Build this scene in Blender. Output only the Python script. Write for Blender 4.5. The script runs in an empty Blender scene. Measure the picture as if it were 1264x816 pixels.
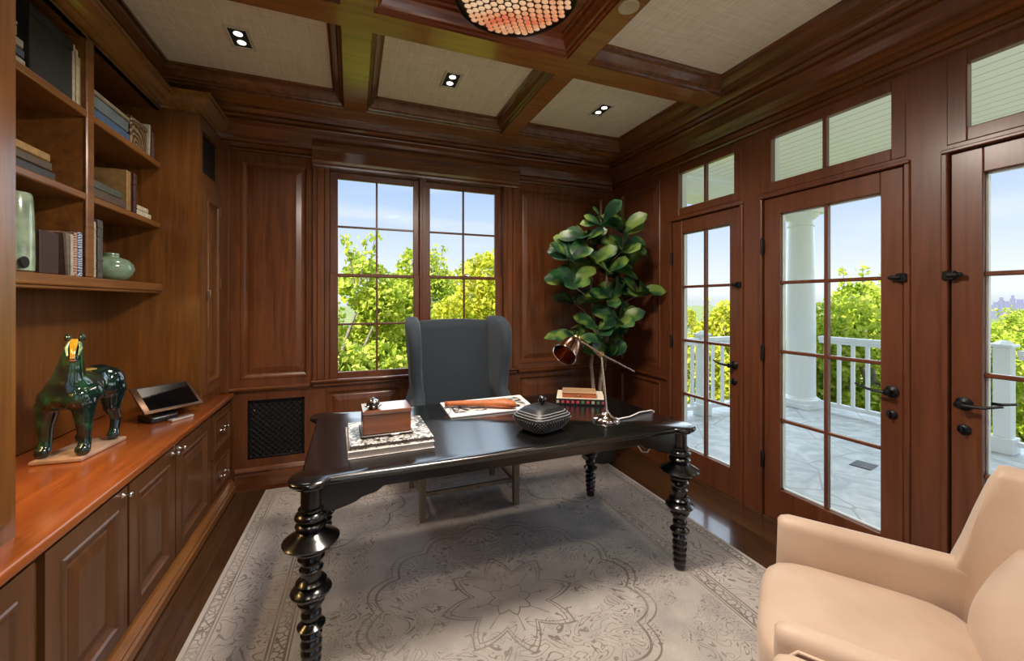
import bpy, bmesh, math, random
from mathutils import Vector, Matrix, noise as mnoise
PI = math.pi
rnd = random.Random(7)
scn = bpy.context.scene
col = scn.collection

# ------------------------------------------------------------------ helpers
class MB:
    """collects geometry, build() links it as ONE mesh object"""
    def __init__(s): s.bm = bmesh.new()
    def box(s, x0, x1, y0, y1, z0, z1, bev=0.0, seg=1, M=None):
        r = bmesh.ops.create_cube(s.bm, size=1.0)
        vs = r['verts']
        for v in vs:
            v.co = Vector(((x0+x1)/2+v.co.x*(x1-x0), (y0+y1)/2+v.co.y*(y1-y0), (z0+z1)/2+v.co.z*(z1-z0)))
        if bev > 0:
            es = list({e for v in vs for e in v.link_edges})
            rr = bmesh.ops.bevel(s.bm, geom=es, offset=bev, segments=seg, affect='EDGES', profile=0.5)
            vs = list({v for f in rr['faces'] for v in f.verts} | {v for v in vs if v.is_valid})
        if M is not None:
            for v in vs: v.co = M @ v.co
        return vs
    def quad(s, *ps):
        s.bm.faces.new([s.bm.verts.new(p) for p in ps])
    def loft(s, rings, closed=True, cap=True, loop=False):
        R = [[s.bm.verts.new(p) for p in r] for r in rings]
        n = len(R[0])
        rng = range(len(R)) if loop else range(len(R)-1)
        for i in rng:
            a, b = R[i], R[(i+1) % len(R)]
            for j in range(n if closed else n-1):
                k = (j+1) % n
                try: s.bm.faces.new((a[j], a[k], b[k], b[j]))
                except ValueError: pass
        if cap and closed and not loop:
            s.bm.faces.new(R[0][::-1]); s.bm.faces.new(R[-1])
        return R
    def lathe(s, prof, c=(0, 0, 0), seg=24, M=None, cap=True):
        rings = []
        for r, z in prof:
            ring = []
            for i in range(seg):
                a = 2*PI*i/seg
                p = Vector((r*math.cos(a), r*math.sin(a), z))
                if M is not None: p = M @ p
                ring.append(p+Vector(c))
            rings.append(ring)
        s.loft(rings, True, cap)
    def tube(s, pts, rad, seg=8, squash=None):
        pts = [Vector(p) for p in pts]
        rads = rad if isinstance(rad, (list, tuple)) else [rad]*len(pts)
        rings = []; up0 = None
        for i, p in enumerate(pts):
            t = (pts[min(i+1, len(pts)-1)]-pts[max(i-1, 0)]).normalized()
            if up0 is None:
                up0 = Vector((0, 0, 1)) if abs(t.z) < .9 else Vector((1, 0, 0))
            b = t.cross(up0)
            if b.length < 1e-5: b = t.cross(Vector((1, 0.1, 0)))
            b.normalize(); n = b.cross(t).normalized(); up0 = n
            q = squash or (1, 1)
            rings.append([p+(b*math.cos(2*PI*k/seg)*q[0]+n*math.sin(2*PI*k/seg)*q[1])*rads[i] for k in range(seg)])
        s.loft(rings, True, True)
    def prism(s, poly, f0, f1, bev=0.0, seg=2):
        """poly = list of 2-tuples; f0/f1 map (a,b) to 3D for the two faces"""
        A = [s.bm.verts.new(f0(*p)) for p in poly]; B = [s.bm.verts.new(f1(*p)) for p in poly]
        n = len(poly)
        fs = [s.bm.faces.new(A[::-1]), s.bm.faces.new(B)]
        for i in range(n): fs.append(s.bm.faces.new((A[i], A[(i+1) % n], B[(i+1) % n], B[i])))
        bmesh.ops.recalc_face_normals(s.bm, faces=fs)
        if bev > 0:
            es = list({e for f in fs[:2] for e in f.edges})
            bmesh.ops.bevel(s.bm, geom=es, offset=bev, segments=seg, affect='EDGES', profile=0.5)
    def sphere(s, c, r, u=12, v=8, sc=(1, 1, 1)):
        M = Matrix.Translation(c) @ Matrix.Diagonal((r*sc[0], r*sc[1], r*sc[2], 1))
        bmesh.ops.create_uvsphere(s.bm, u_segments=u, v_segments=v, radius=1.0, matrix=M)
    def build(s, name, mat, parent=None, smooth=None, loc=None, recalc=True, kind=None):
        if recalc: bmesh.ops.recalc_face_normals(s.bm, faces=s.bm.faces[:])
        me = bpy.data.meshes.new(name); s.bm.to_mesh(me); s.bm.free()
        mats = mat if isinstance(mat, (list, tuple)) else [mat]
        for m in mats: me.materials.append(m)
        if smooth is not None:
            me.polygons.foreach_set('use_smooth', [True]*len(me.polygons))
            if smooth < 180: me.set_sharp_from_angle(angle=math.radians(smooth))
        o = bpy.data.objects.new(name, me); col.objects.link(o)
        if parent is not None: o.parent = parent
        if loc is not None: o.location = loc
        if kind: o['kind'] = kind
        return o

def tag(o, label, cat, group=None):
    o['label'] = label; o['category'] = cat
    if group: o['group'] = group
    return o
def thing(name, loc, label, cat, group=None, rz=0.0):
    o = bpy.data.objects.new(name, None); o.empty_display_size = .1
    col.objects.link(o); o.location = loc; o.rotation_euler = (0, 0, rz)
    return tag(o, label, cat, group)
def sroot(name, loc=(0, 0, 0)):
    o = bpy.data.objects.new(name, None); col.objects.link(o); o.location = loc; o['kind'] = 'structure'
    return o

def panel_face(mb, F, u0, u1, v0, v1, panels=(), holes=(), prof=None, reveal=0.1):
    """frame surface at n=0 with raised panels and openings"""
    prof = prof or [(0, 0), (.005, .005), (.014, .005), (.02, -.004), (.034, -.014), (.046, -.014), (.052, -.011), (.088, -.002)]
    rects = list(panels)+list(holes)
    us = sorted({u0, u1} | {r[0] for r in rects} | {r[1] for r in rects})
    vs = sorted({v0, v1} | {r[2] for r in rects} | {r[3] for r in rects})
    us = [u for u in us if u0-1e-6 <= u <= u1+1e-6]; vs = [v for v in vs if v0-1e-6 <= v <= v1+1e-6]
    for i in range(len(us)-1):
        for j in range(len(vs)-1):
            cu, cv = (us[i]+us[i+1])/2, (vs[j]+vs[j+1])/2
            if any(r[0] < cu < r[1] and r[2] < cv < r[3] for r in rects): continue
            mb.quad(F(us[i], vs[j], 0), F(us[i+1], vs[j], 0), F(us[i+1], vs[j+1], 0), F(us[i], vs[j+1], 0))
    for a, b, c, d in panels:
        k = min(1.0, min(b-a, d-c)/.22)
        rings = [[F(a+i*k, c+i*k, n), F(b-i*k, c+i*k, n), F(b-i*k, d-i*k, n), F(a+i*k, d-i*k, n)] for i, n in prof]
        R = mb.loft(rings, True, False); mb.bm.faces.new(R[-1])
    for a, b, c, d in holes:
        if reveal:
            mb.loft([[F(a, c, n), F(b, c, n), F(b, d, n), F(a, d, n)] for n in (0, -reveal)], True, False)

def mould(mb, path, prof, closed=False, part=None):
    """sweep (out,z) profile along plan path; outward = left side of travel, mitred"""
    n = len(path); offs = []
    for i in range(n):
        p = Vector(path[i])
        d0 = (p-Vector(path[i-1])).normalized() if (i > 0 or closed) else None
        d1 = (Vector(path[(i+1) % n])-p).normalized() if (i < n-1 or closed) else None
        if d0 is None: d0 = d1
        if d1 is None: d1 = d0
        n0 = Vector((-d0.y, d0.x)); n1 = Vector((-d1.y, d1.x))
        m = (n0+n1); m = m/(1+n0.dot(n1))
        offs.append(m)
    rings = [[(path[i][0]+offs[i].x*o, path[i][1]+offs[i].y*o, z) for o, z in prof] for i in range(n)]
    if part: rings = rings[part[0]:part[1]]
    mb.loft(rings, False, False, loop=closed)

# ------------------------------------------------------------------ materials
def newmat(name):
    m = bpy.data.materials.new(name); m.use_nodes = True
    nt = m.node_tree; b = nt.nodes['Principled BSDF']
    return m, nt, b
def nd(nt, t, **kw):
    n = nt.nodes.new(t)
    for k, v in kw.items(): setattr(n, k, v)
    return n
def ramp(nt, stops, fac):
    r = nd(nt, 'ShaderNodeValToRGB'); e = r.color_ramp.elements
    while len(e) < len(stops): e.new(.5)
    for i, (p, c) in enumerate(stops):
        e[i].position = p; e[i].color = (*c, 1)
    nt.links.new(fac, r.inputs[0]); return r
def math_(nt, op, a, b=None, c=None):
    n = nd(nt, 'ShaderNodeMath', operation=op)
    for i, x in enumerate((a, b, c)):
        if x is None: continue
        if isinstance(x, (int, float)): n.inputs[i].default_value = x
        else: nt.links.new(x, n.inputs[i])
    return n.outputs[0]
def plain(name, c, rough=.5, metal=0, coat=0, noise=0, nscale=20, spec=None, bump=0, sheen=0):
    m, nt, b = newmat(name)
    b.inputs['Base Color'].default_value = (*c, 1); b.inputs['Roughness'].default_value = rough
    b.inputs['Metallic'].default_value = metal; b.inputs['Coat Weight'].default_value = coat
    if sheen: b.inputs['Sheen Weight'].default_value = sheen
    if spec is not None: b.inputs['Specular IOR Level'].default_value = spec
    if noise or bump:
        tc = nd(nt, 'ShaderNodeTexCoord'); n = nd(nt, 'ShaderNodeTexNoise')
        n.inputs['Scale'].default_value = nscale; n.inputs['Detail'].default_value = 5
        nt.links.new(tc.outputs['Object'], n.inputs['Vector'])
        if noise:
            r = ramp(nt, [(.3, tuple(x*(1-noise) for x in c)), (.7, tuple(min(1, x*(1+noise)) for x in c))], n.outputs[0])
            nt.links.new(r.outputs[0], b.inputs['Base Color'])
        if bump:
            bp = nd(nt, 'ShaderNodeBump'); bp.inputs['Strength'].default_value = bump; bp.inputs['Distance'].default_value = .004
            nt.links.new(n.outputs[0], bp.inputs['Height']); nt.links.new(bp.outputs[0], b.inputs['Normal'])
    return m
def wood(name, dark, light, axis='z', rough=.32, coat=.25, sc=1.0, bump=.12):
    m, nt, b = newmat(name)
    tc = nd(nt, 'ShaderNodeTexCoord'); mp = nd(nt, 'ShaderNodeMapping')
    s = {'x': (1.1, 16, 16), 'y': (16, 1.1, 16), 'z': (16, 16, 1.1)}[axis]
    mp.inputs['Scale'].default_value = tuple(v*sc for v in s)
    nt.links.new(tc.outputs['Object'], mp.inputs[0])
    n = nd(nt, 'ShaderNodeTexNoise'); n.inputs['Scale'].default_value = 1.6; n.inputs['Detail'].default_value = 8
    n.inputs['Roughness'].default_value = .62; n.inputs['Distortion'].default_value = .6
    nt.links.new(mp.outputs[0], n.inputs['Vector'])
    n2 = nd(nt, 'ShaderNodeTexNoise'); n2.inputs['Scale'].default_value = 1.3; n2.inputs['Detail'].default_value = 3
    nt.links.new(tc.outputs['Object'], n2.inputs['Vector'])
    f = math_(nt, 'ADD', math_(nt, 'MULTIPLY', n.outputs[0], .7), math_(nt, 'MULTIPLY', n2.outputs[0], .3))
    r = ramp(nt, [(.34, dark), (.64, light)], f)
    nt.links.new(r.outputs[0], b.inputs['Base Color'])
    b.inputs['Roughness'].default_value = rough; b.inputs['Coat Weight'].default_value = coat; b.inputs['Coat Roughness'].default_value = .2
    if bump:
        bp = nd(nt, 'ShaderNodeBump'); bp.inputs['Strength'].default_value = bump; bp.inputs['Distance'].default_value = .003
        nt.links.new(n.outputs[0], bp.inputs['Height']); nt.links.new(bp.outputs[0], b.inputs['Normal'])
    return m
WD, WL = (.070, .020, .0055), (.19, .060, .017)
M_wall = wood('wall_wood', WD, WL, 'z')
M_wallx = wood('rail_wood_x', WD, WL, 'x', rough=.22, coat=.7, bump=.02)
M_wally = wood('rail_wood_y', WD, WL, 'y', rough=.22, coat=.7, bump=.02)
M_door = wood('door_wood', (.088, .024, .009), (.172, .052, .019), 'z', rough=.38)
M_doory = wood('door_rail_wood', (.088, .024, .009), (.172, .052, .019), 'y', rough=.38)
M_case = wood('bookcase_wood', (.095, .033, .007), (.225, .086, .019), 'z')
M_casey = wood('shelf_wood', (.13, .048, .011), (.28, .112, .028), 'y')
M_cab = wood('cabinet_wood', (.066, .024, .007), (.138, .054, .017), 'z', rough=.36)
M_counter = wood('counter_wood', (.21, .047, .009), (.36, .098, .02), 'y', rough=.22, coat=.5, bump=.03)
M_beam = wood('beam_wood', (.22, .088, .022), (.38, .16, .042), 'x', rough=.22, coat=1.0, bump=.04)
M_beamy = wood('coffer_wood', (.085, .028, .009), (.19, .067, .02), 'y', rough=.27, coat=.5, bump=.05)
M_redwood = wood('red_coffer_wood', (.15, .032, .01), (.3, .075, .02), 'x', rough=.25, coat=.5, bump=.04)
M_floor = wood('floor_wood', (.035, .015, .006), (.1, .045, .018), 'y', rough=.25, coat=.4)
M_black = wood('ebonised_wood', (.002, .0018, .0018), (.006, .0055, .0055), 'x', rough=.2, coat=.45, bump=.03)
M_dark = plain('black_void', (.006, .006, .006), .7)
M_iron = plain('black_iron', (.012, .012, .013), .38, .6)
M_white = plain('white_paint', (.82, .83, .82), .45)
M_chrome = plain('polished_chrome', (.72, .7, .68), .12, 1)
M_copper = plain('copper_tinted_metal', (.5, .26, .17), .18, 1)
M_brass = plain('aged_brass', (.45, .3, .14), .28, 1)
M_nickel = plain('nickel', (.62, .6, .56), .2, 1)
M_paper = plain('paper', (.78, .73, .64), .8, noise=.08, nscale=60)
M_glassbulb = None

def glass_mat():
    m, nt, b = newmat('window_glass'); nt.nodes.remove(b)
    out = [n for n in nt.nodes if n.type == 'OUTPUT_MATERIAL'][0]
    t = nd(nt, 'ShaderNodeBsdfTransparent'); g = nd(nt, 'ShaderNodeBsdfGlossy'); g.inputs['Roughness'].default_value = .02
    g.inputs['Color'].default_value = (.9, .95, 1, 1)
    t.inputs['Color'].default_value = (.97, .985, .98, 1)
    fr = nd(nt, 'ShaderNodeFresnel'); fr.inputs['IOR'].default_value = 1.04
    mx = nd(nt, 'ShaderNodeMixShader')
    nt.links.new(fr.outputs[0], mx.inputs[0]); nt.links.new(t.outputs[0], mx.inputs[1]); nt.links.new(g.outputs[0], mx.inputs[2])
    nt.links.new(mx.outputs[0], out.inputs[0]); return m
M_glass = glass_mat()
def emit(name, c, s):
    m, nt, b = newmat(name); b.inputs['Base Color'].default_value = (*c, 1)
    b.inputs['Emission Color'].default_value = (*c, 1); b.inputs['Emission Strength'].default_value = s
    return m
M_lamp = emit('lit_lamp', (1, .93, .8), 2.2)

# linen ceiling panels
def linen():
    m, nt, b = newmat('grasscloth')
    tc = nd(nt, 'ShaderNodeTexCoord'); fs = []
    for s in ((6, 160, 6), (160, 6, 6)):
        mp = nd(nt, 'ShaderNodeMapping'); mp.inputs['Scale'].default_value = s
        nt.links.new(tc.outputs['Object'], mp.inputs[0])
        n = nd(nt, 'ShaderNodeTexNoise'); n.inputs['Scale'].default_value = 1; n.inputs['Detail'].default_value = 4
        nt.links.new(mp.outputs[0], n.inputs['Vector']); fs.append(n.outputs[0])
    f = math_(nt, 'MULTIPLY', math_(nt, 'ADD', fs[0], fs[1]), .5)
    r = ramp(nt, [(.35, (.70, .61, .45)), (.65, (.92, .83, .65))], f)
    nt.links.new(r.outputs[0], b.inputs['Base Color']); b.inputs['Roughness'].default_value = .85
    return m
M_linen = linen()

# ------------------------------------------------------------------ dimensions
XR, YB, YF, XL = 2.535, 3.60, -0.55, -1.45
ZB, ZP = 2.82, 2.92            # beam underside, coffer panel
Fback = lambda u, v, n: (u, YB-n, v)
Fright = lambda u, v, n: (XR-n, u, v)

# ------------------------------------------------------------------ room shell
mb = MB(); mb.box(XL, XR+.05, YF, YB+.05, -.12, 0)
def floor_mat():
    m, nt, b = newmat('oak_floor')
    tc = nd(nt, 'ShaderNodeTexCoord'); mp = nd(nt, 'ShaderNodeMapping'); mp.inputs['Rotation'].default_value = (0, 0, PI/2)
    nt.links.new(tc.outputs['Object'], mp.inputs[0])
    br = nd(nt, 'ShaderNodeTexBrick'); br.inputs['Scale'].default_value = 1
    br.inputs['Brick Width'].default_value = 1.3; br.inputs['Row Height'].default_value = .1; br.inputs['Mortar Size'].default_value = .0015
    br.inputs['Color1'].default_value = (.05, .022, .009, 1); br.inputs['Color2'].default_value = (.085, .04, .017, 1); br.inputs['Mortar'].default_value = (.012, .006, .003, 1)
    nt.links.new(mp.outputs[0], br.inputs[0])
    mp2 = nd(nt, 'ShaderNodeMapping'); mp2.inputs['Scale'].default_value = (30, 1.5, 1); nt.links.new(tc.outputs['Object'], mp2.inputs[0])
    n = nd(nt, 'ShaderNodeTexNoise'); n.inputs['Scale'].default_value = 2; n.inputs['Detail'].default_value = 6; nt.links.new(mp2.outputs[0], n.inputs['Vector'])
    mx = nd(nt, 'ShaderNodeMixRGB', blend_type='MULTIPLY'); mx.inputs[0].default_value = .6
    r = ramp(nt, [(.3, (.45, .45, .45)), (.7, (1.3, 1.25, 1.2))], n.outputs[0])
    nt.links.new(br.outputs[0], mx.inputs[1]); nt.links.new(r.outputs[0], mx.inputs[2]); nt.links.new(mx.outputs[0], b.inputs['Base Color'])
    b.inputs['Roughness'].default_value = .2; b.inputs['Coat Weight'].default_value = .3
    return m
mb.build('floor', floor_mat(), kind='structure')

# back wall -----------------------------------------------------------
WX0, WX1, WZ0, WZ1 = -.165, 1.315, .79, 2.475
mb = MB()
panels = [(-.775, -.315, .83, 2.49), (1.475, 2.42, .83, 2.49),
          (-.19, .40, .235, .71), (.47, .93, .235, .71), (1.0, 1.36, .235, .71), (1.475, 2.42, .235, .71)]
panel_face(mb, Fback, XL, XR, 0, 2.93, panels, [(WX0, WX1, WZ0, WZ1), (-.729, -.344, .226, .672)], reveal=.09)
mb.quad((-.74, YB+.1, .21), (-.33, YB+.1, .21), (-.33, YB+.1, .69), (-.74, YB+.1, .69))
# outer skin
panel_face(mb, lambda u, v, n: (u, YB+.16-n, v), XL-.2, XR+.17, -.3, 3.1, (), [(WX0, WX1, WZ0, WZ1)], reveal=0)
mb.loft([[(WX0, y, WZ0), (WX1, y, WZ0), (WX1, y, WZ1), (WX0, y, WZ1)] for y in (YB+.09, YB+.16)], True, False)
mb.build('wall_back', M_wall, kind='structure')

# window casing, stool, head valance
mb = MB()
for x0, x1, d in ((-.285, -.255, .035), (-.255, -.20, .022), (-.20, -.165, .03), (1.315, 1.35, .03), (1.35, 1.405, .022), (1.405, 1.435, .035)):
    mb.box(x0, x1, YB-d, YB+.01, .80, 2.5, .004)
mb.build('trim_1', M_wall, kind='structure')
mb = MB()
mb.box(-.30, 1.46, YB-.045, YB+.01, .775, .80, .008, 2); mb.box(-.285, 1.445, YB-.028, YB+.01, .745, .775, .006)
mb.build('trim_2', M_wallx, kind='structure')
mb = MB()
prof = [(0, 2.475), (.055, 2.475), (.06, 2.49), (.075, 2.50), (.08, 2.52), (.08, 2.60), (.1, 2.62), (.105, 2.65), (0, 2.65)]
mb.loft([[(x, YB-o, z) for o, z in prof] for x in (-.285, 1.45)], True, True)
mb.build('trim_3', wood('polished_head_wood', WD, WL, 'x', rough=.12, coat=1.0, bump=0), kind='structure')
# chair rails
rail = [(0, .735), (.012, .735), (.016, .745), (.03, .752), (.034, .765), (.028, .775), (0, .78)]
mb = MB(); mb.loft([[(x, YB-o, z) for o, z in rail] for x in (-.84, -.305)], True, True)
mb.loft([[(x, YB-o, z) for o, z in rail] for x in (1.465, XR)], True, True); mb.build('trim_4', M_wallx, kind='structure')
mb = MB(); mb.loft([[(XR-o, y, z) for o, z in rail] for y in (2.81, YB-.03)], True, True); mb.build('trim_5', M_wally, kind='structure')
basep = [(0, 0), (.022, 0), (.022, .11), (.016, .125), (.02, .14), (.012, .155), (.006, .165), (0, .168)]
mb = MB(); mb.loft([[(x, YB-o, z) for o, z in basep] for x in (-.81, XR)], True, True); mb.build('baseboard_back', M_wallx, kind='structure')
mb = MB(); mb.loft([[(XR-o, y, z) for o, z in basep] for y in (2.815, YB-.022)], True, True); mb.build('baseboard_right', M_wally, kind='structure')

# windows ------------------------------------------------------------
def window(idx, gx0, gx1, fx0, fx1):
    root = sroot('window_%d' % idx)
    zb, zt, zm = .844, 2.423, 1.633
    for nm, z0, z1, y in (('lower_sash', zb, zm-.012, YB+.015), ('upper_sash', zm+.012, zt, YB+.045)):
        mb = MB()
        mb.box(fx0, gx0, y, y+.035, z0-.05 if nm[0] == 'l' else z0-.025, z1+.025 if nm[0] == 'l' else z1+.05, .004)
        mb.box(gx1, fx1, y, y+.035, z0-.05 if nm[0] == 'l' else z0-.025, z1+.025 if nm[0] == 'l' else z1+.05, .004)
        if nm[0] == 'l':
            mb.box(gx0, gx1, y, y+.035, z0-.05, z0, .004); mb.box(gx0, gx1, y, y+.035, z1, z1+.025, .004)
        else:
            mb.box(gx0, gx1, y, y+.035, z0-.025, z0, .004); mb.box(gx0, gx1, y, y+.035, z1, z1+.05, .004)
        sash = mb.build(nm, M_door, root)
        mb = MB(); xm = (gx0+gx1)/2; zz = (z0+z1)/2
        mb.box(xm-.008, xm+.008, y+.004, y+.03, z0, z1, .003); mb.box(gx0, gx1, y+.006, y+.028, zz-.008, zz+.008, .003)
        mb.build('muntin', M_door, sash)
        for i in (0, 1):
            for j in (0, 1):
                mb = MB(); a = gx0 if i == 0 else xm; b = xm if i == 0 else gx1; c = z0 if j == 0 else zz; d = zz if j == 0 else z1
                mb.box(a, b, y+.016, y+.0195, c, d); mb.build('pane', M_glass, sash)
        if nm[0] == 'l':
            mb = MB(); mb.box(xm-.03, xm+.03, y+.002, y+.03, z1+.025, z1+.032, .002); mb.lathe([(.014, 0), (.014, .008), (.009, .014), (0.001, .016)], (xm, y+.015, z1+.032), 12)
            mb.tube([(xm, y+.015, z1+.044), (xm+.035, y+.01, z1+.046)], .005, 6)
            mb.build('sash_lock', M_brass, sash, smooth=40)
    return root
window(1, -.104, .50, -.1648, .548)
window(2, .646, 1.253, .598, 1.3148)
mb = MB(); mb.box(.5485, .5975, YB-.012, YB+.085, WZ0, WZ1, .004); mb.box(.565, .581, YB-.02, YB, WZ0, WZ1, .004)
mb.build('trim_6', M_door, kind='structure')
mb = MB(); mb.box(WX0, WX1, YB+.0, YB+.1, WZ0-.004, WZ0+.002); mb.build('trim_7', M_wallx, kind='structure')

# right wall with french doors ---------------------------------------
DOORS = [(2.102, 2.751, 2.189, 2.649), (1.186, 1.922, 1.282, 1.814), (.278, 1.014, .378, .911)]
TRANS = [(2.090, 2.763, 2.148, 2.676), (1.174, 1.934, 1.234, 1.870), (.266, 1.026, .326, .959)]
holes = [(a-.006, b+.006, 0.0, 2.093) for a, b, _, _ in DOORS]+[(a, b, 2.13, 2.54) for a, b, _, _ in TRANS]
mb = MB()
panel_face(mb, Fright, YF, YB, 0, 2.93, [(2.90, 3.46, .83, 2.49), (2.90, 3.46, .235, .71)], holes, reveal=.06)
mb.build('wall_right', M_door, kind='structure')
mb = MB()
panel_face(mb, lambda u, v, n: (XR+.17-n, u, v), YF-.3, YB+.17, -.3, 3.1, (), holes, reveal=0)
for a, b, c, d in holes:
    mb.loft([[(x, a, c), (x, b, c), (x, b, d), (x, a, d)] for x in (XR+.06, XR+.17)], True, False)
mb.build('wall_exterior', M_white, kind='structure')
# bead mouldings at the door posts
mb = MB()
for a, b, _, _ in DOORS:
    for y0, y1 in ((a-.03, a-.006), (b+.006, b+.03)):
        mb.box(XR-.012, XR+.002, y0, y1, 0, 2.093, .005, 2)
    mb.box(XR-.014, XR+.002, a-.03, b+.03, 2.094, 2.112, .005, 2)
for a, b, _, _ in DOORS:
    for y0, y1 in ((a-.007, a+.012), (b-.012, b+.007)): mb.box(XR+.0475, XR+.062, y0, y1, 0, 2.093)
    mb.box(XR+.0475, XR+.062, a, b, 2.075, 2.094)
mb.build('trim_8', M_door, kind='structure')
for i, (a, b, g0, g1) in enumerate(TRANS):
    root = sroot('window_%d' % (i+3))
    mb = MB(); z0, z1 = 2.19, 2.478; x0, x1 = XR-.004, XR+.04
    mb.box(x0, x1, a, g0, 2.13, 2.54, .004); mb.box(x0, x1, g1, b, 2.13, 2.54, .004)
    mb.box(x0, x1, g0, g1, 2.13, z0, .004); mb.box(x0, x1, g0, g1, z1, 2.54, .004)
    mb.build('window_frame', M_door, root)
    ym = (g0+g1)/2
    mb = MB(); mb.box(XR+.004, XR+.034, ym-.011, ym+.011, z0, z1, .003); mb.build('muntin', M_door, root)
    for c, d in ((g0, ym), (ym, g1)):
        mb = MB(); mb.box(XR+.018, XR+.022, c, d, z0, z1); mb.build('pane', M_glass, root)
for i, (a, b, g0, g1) in enumerate(DOORS):
    root = sroot('door_%d' % (i+1)); x0, x1 = XR+.003, XR+.047
    z0, z1 = .222, 1.978
    mb = MB()
    mb.box(x0, x1, a, g0, .012, 2.087, .004); mb.box(x0, x1, g1, b, .012, 2.087, .004)
    mb.box(x0, x1, g0, g1, .012, z0, .004); mb.box(x0, x1, g0, g1, z1, 2.087, .004)
    mb.build('door_leaf', M_door, root)
    ym = (g0+g1)/2; zs = [z0+(z1-z0)*k/4 for k in range(5)]
    mb = MB(); mb.box(x0+.006, x1-.006, ym-.011, ym+.011, z0, z1, .004)
    for z in zs[1:4]: mb.box(x0+.008, x1-.008, g0, g1, z-.010, z+.010, .004)
    mb.build('muntin', M_door, root)
    # glazing bead
    mb = MB()
    for y0, y1, c, d in ((g0, g0+.008, z0, z1), (g1-.008, g1, z0, z1), (g0, g1, z0, z0+.008), (g0, g1, z1-.008, z1)):
        mb.box(x0+.026, x1-.002, y0, y1, c, d)
    mb.build('glazing_bead', M_white, root)
    for k in range(4):
        for c, d in ((g0, ym), (ym, g1)):
            mb = MB(); mb.box(x0+.018, x0+.022, c, d, zs[k], zs[k+1]); mb.build('pane', M_glass, root)
    left_lock = (i == 2)
    yl = (b-.045) if left_lock else (a+.045); yh = a-.004 if left_lock else b+.004; sg = -1 if left_lock else 1
    for z in (.33, 1.03, 1.73):
        mb = MB(); mb.lathe([(.009, 0), (.009, .1), (.005, .108), (.001, .112)], (XR-.01, yh, z), 10); mb.box(XR-.012, XR, yh-.012, yh+.012, z+.004, z+.096, .002)
        mb.build('hinge', M_iron, root, smooth=40)
    mb = MB(); zl = .965
    Mx = Matrix.Rotation(-PI/2, 4, 'Y')
    mb.lathe([(.030, 0), (.030, .006), (.022, .012), (.012, .016), (.011, .05), (.016, .056), (.001, .06)], (XR+.003, yl, zl), 18, Mx)
    mb.tube([(XR-.045, yl, zl), (XR-.05, yl+sg*.03, zl), (XR-.052, yl+sg*.08, zl+.004), (XR-.05, yl+sg*.135, zl+.022)], [.009, .008, .0065, .005], 8)
    mb.build('lever_handle', M_iron, root, smooth=40)
    mb = MB()
    mb.lathe([(.030, 0), (.022, .012), (.011, .02), (.01, .05), (.001, .06)], (XR+.047, yl, zl), 14, Matrix.Rotation(PI/2, 4, 'Y'))
    mb.tube([(XR+.095, yl, zl), (XR+.1, yl+sg*.08, zl+.004), (XR+.1, yl+sg*.125, zl+.016)], [.009, .0065, .005], 8)
    mb.build('outside_lever', M_iron, root, smooth=40)
    mb = MB()
    mb.lathe([(.023, 0), (.023, .006), (.017, .012), (.006, .014), (.001, .02)], (XR+.003, yl, zl-.115), 16, Mx)
    mb.box(XR-.03, XR-.008, yl-.004, yl+.004, zl-.13, zl-.1, .003)
    mb.build('deadbolt', M_iron, root, smooth=40)
    mb = MB(); yk = b+.0 if left_lock else a
    mb.box(XR-.026, XR+.003, yk-.022, yk+.02, 1.515, 1.558, .005); mb.tube([(XR-.02, yk, 1.536), (XR-.022, yk+sg*.038, 1.537)], [.013, .011], 8); mb.sphere((XR-.024, yk+sg*.04, 1.538), .012, 8, 6)
    mb.build('security_latch', M_iron, root, smooth=40)
mb = MB(); mb.box(XR-.002, XR+.16, .27, 2.76, -.02, .011, .003); mb.build('trim_9', M_floor, kind='structure')

# left and front walls ----------------------------------------------------
mb = MB(); mb.box(XL-.2, XL, YF, YB, 0, 2.93); mb.build('wall_left', M_case, kind='structure')
mb = MB()
panel_face(mb, lambda u, v, n: (u, YF+n, v), XL-.2, XR+.17, 0, 2.93, [(-.75, -.5, .3, 2.3)], [(-.35, .85, .12, 2.45), (1.1, 2.3, .12, 2.45)], reveal=.15)
panel_face(mb, lambda u, v, n: (u, YF-.15+n, v), XL-.2, XR+.17, -.3, 3.1, [], [(-.35, .85, .12, 2.45), (1.1, 2.3, .12, 2.45)], reveal=0)
mb.build('wall_front', M_wall, kind='structure')
for k, (a, b) in enumerate(((-.35, .85), (1.1, 2.3))):  # unseen windows added to let daylight in from behind the camera
    root = sroot('window_%d' % (6+k)); y = YF-.08
    mb = MB()
    for x0, x1, z0, z1 in ((a, a+.05, .12, 2.45), (b-.05, b, .12, 2.45), (a, b, .12, .17), (a, b, 2.4, 2.45), ((a+b)/2-.012, (a+b)/2+.012, .12, 2.45), (a, b, 1.59, 1.62)):
        mb.box(x0, x1, y-.02, y+.02, z0, z1, .003)
    mb.build('window_frame', M_door, root)
    mb = MB(); mb.box(a, b, y-.002, y+.002, .12, 2.45); mb.build('pane', M_glass, root)

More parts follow.
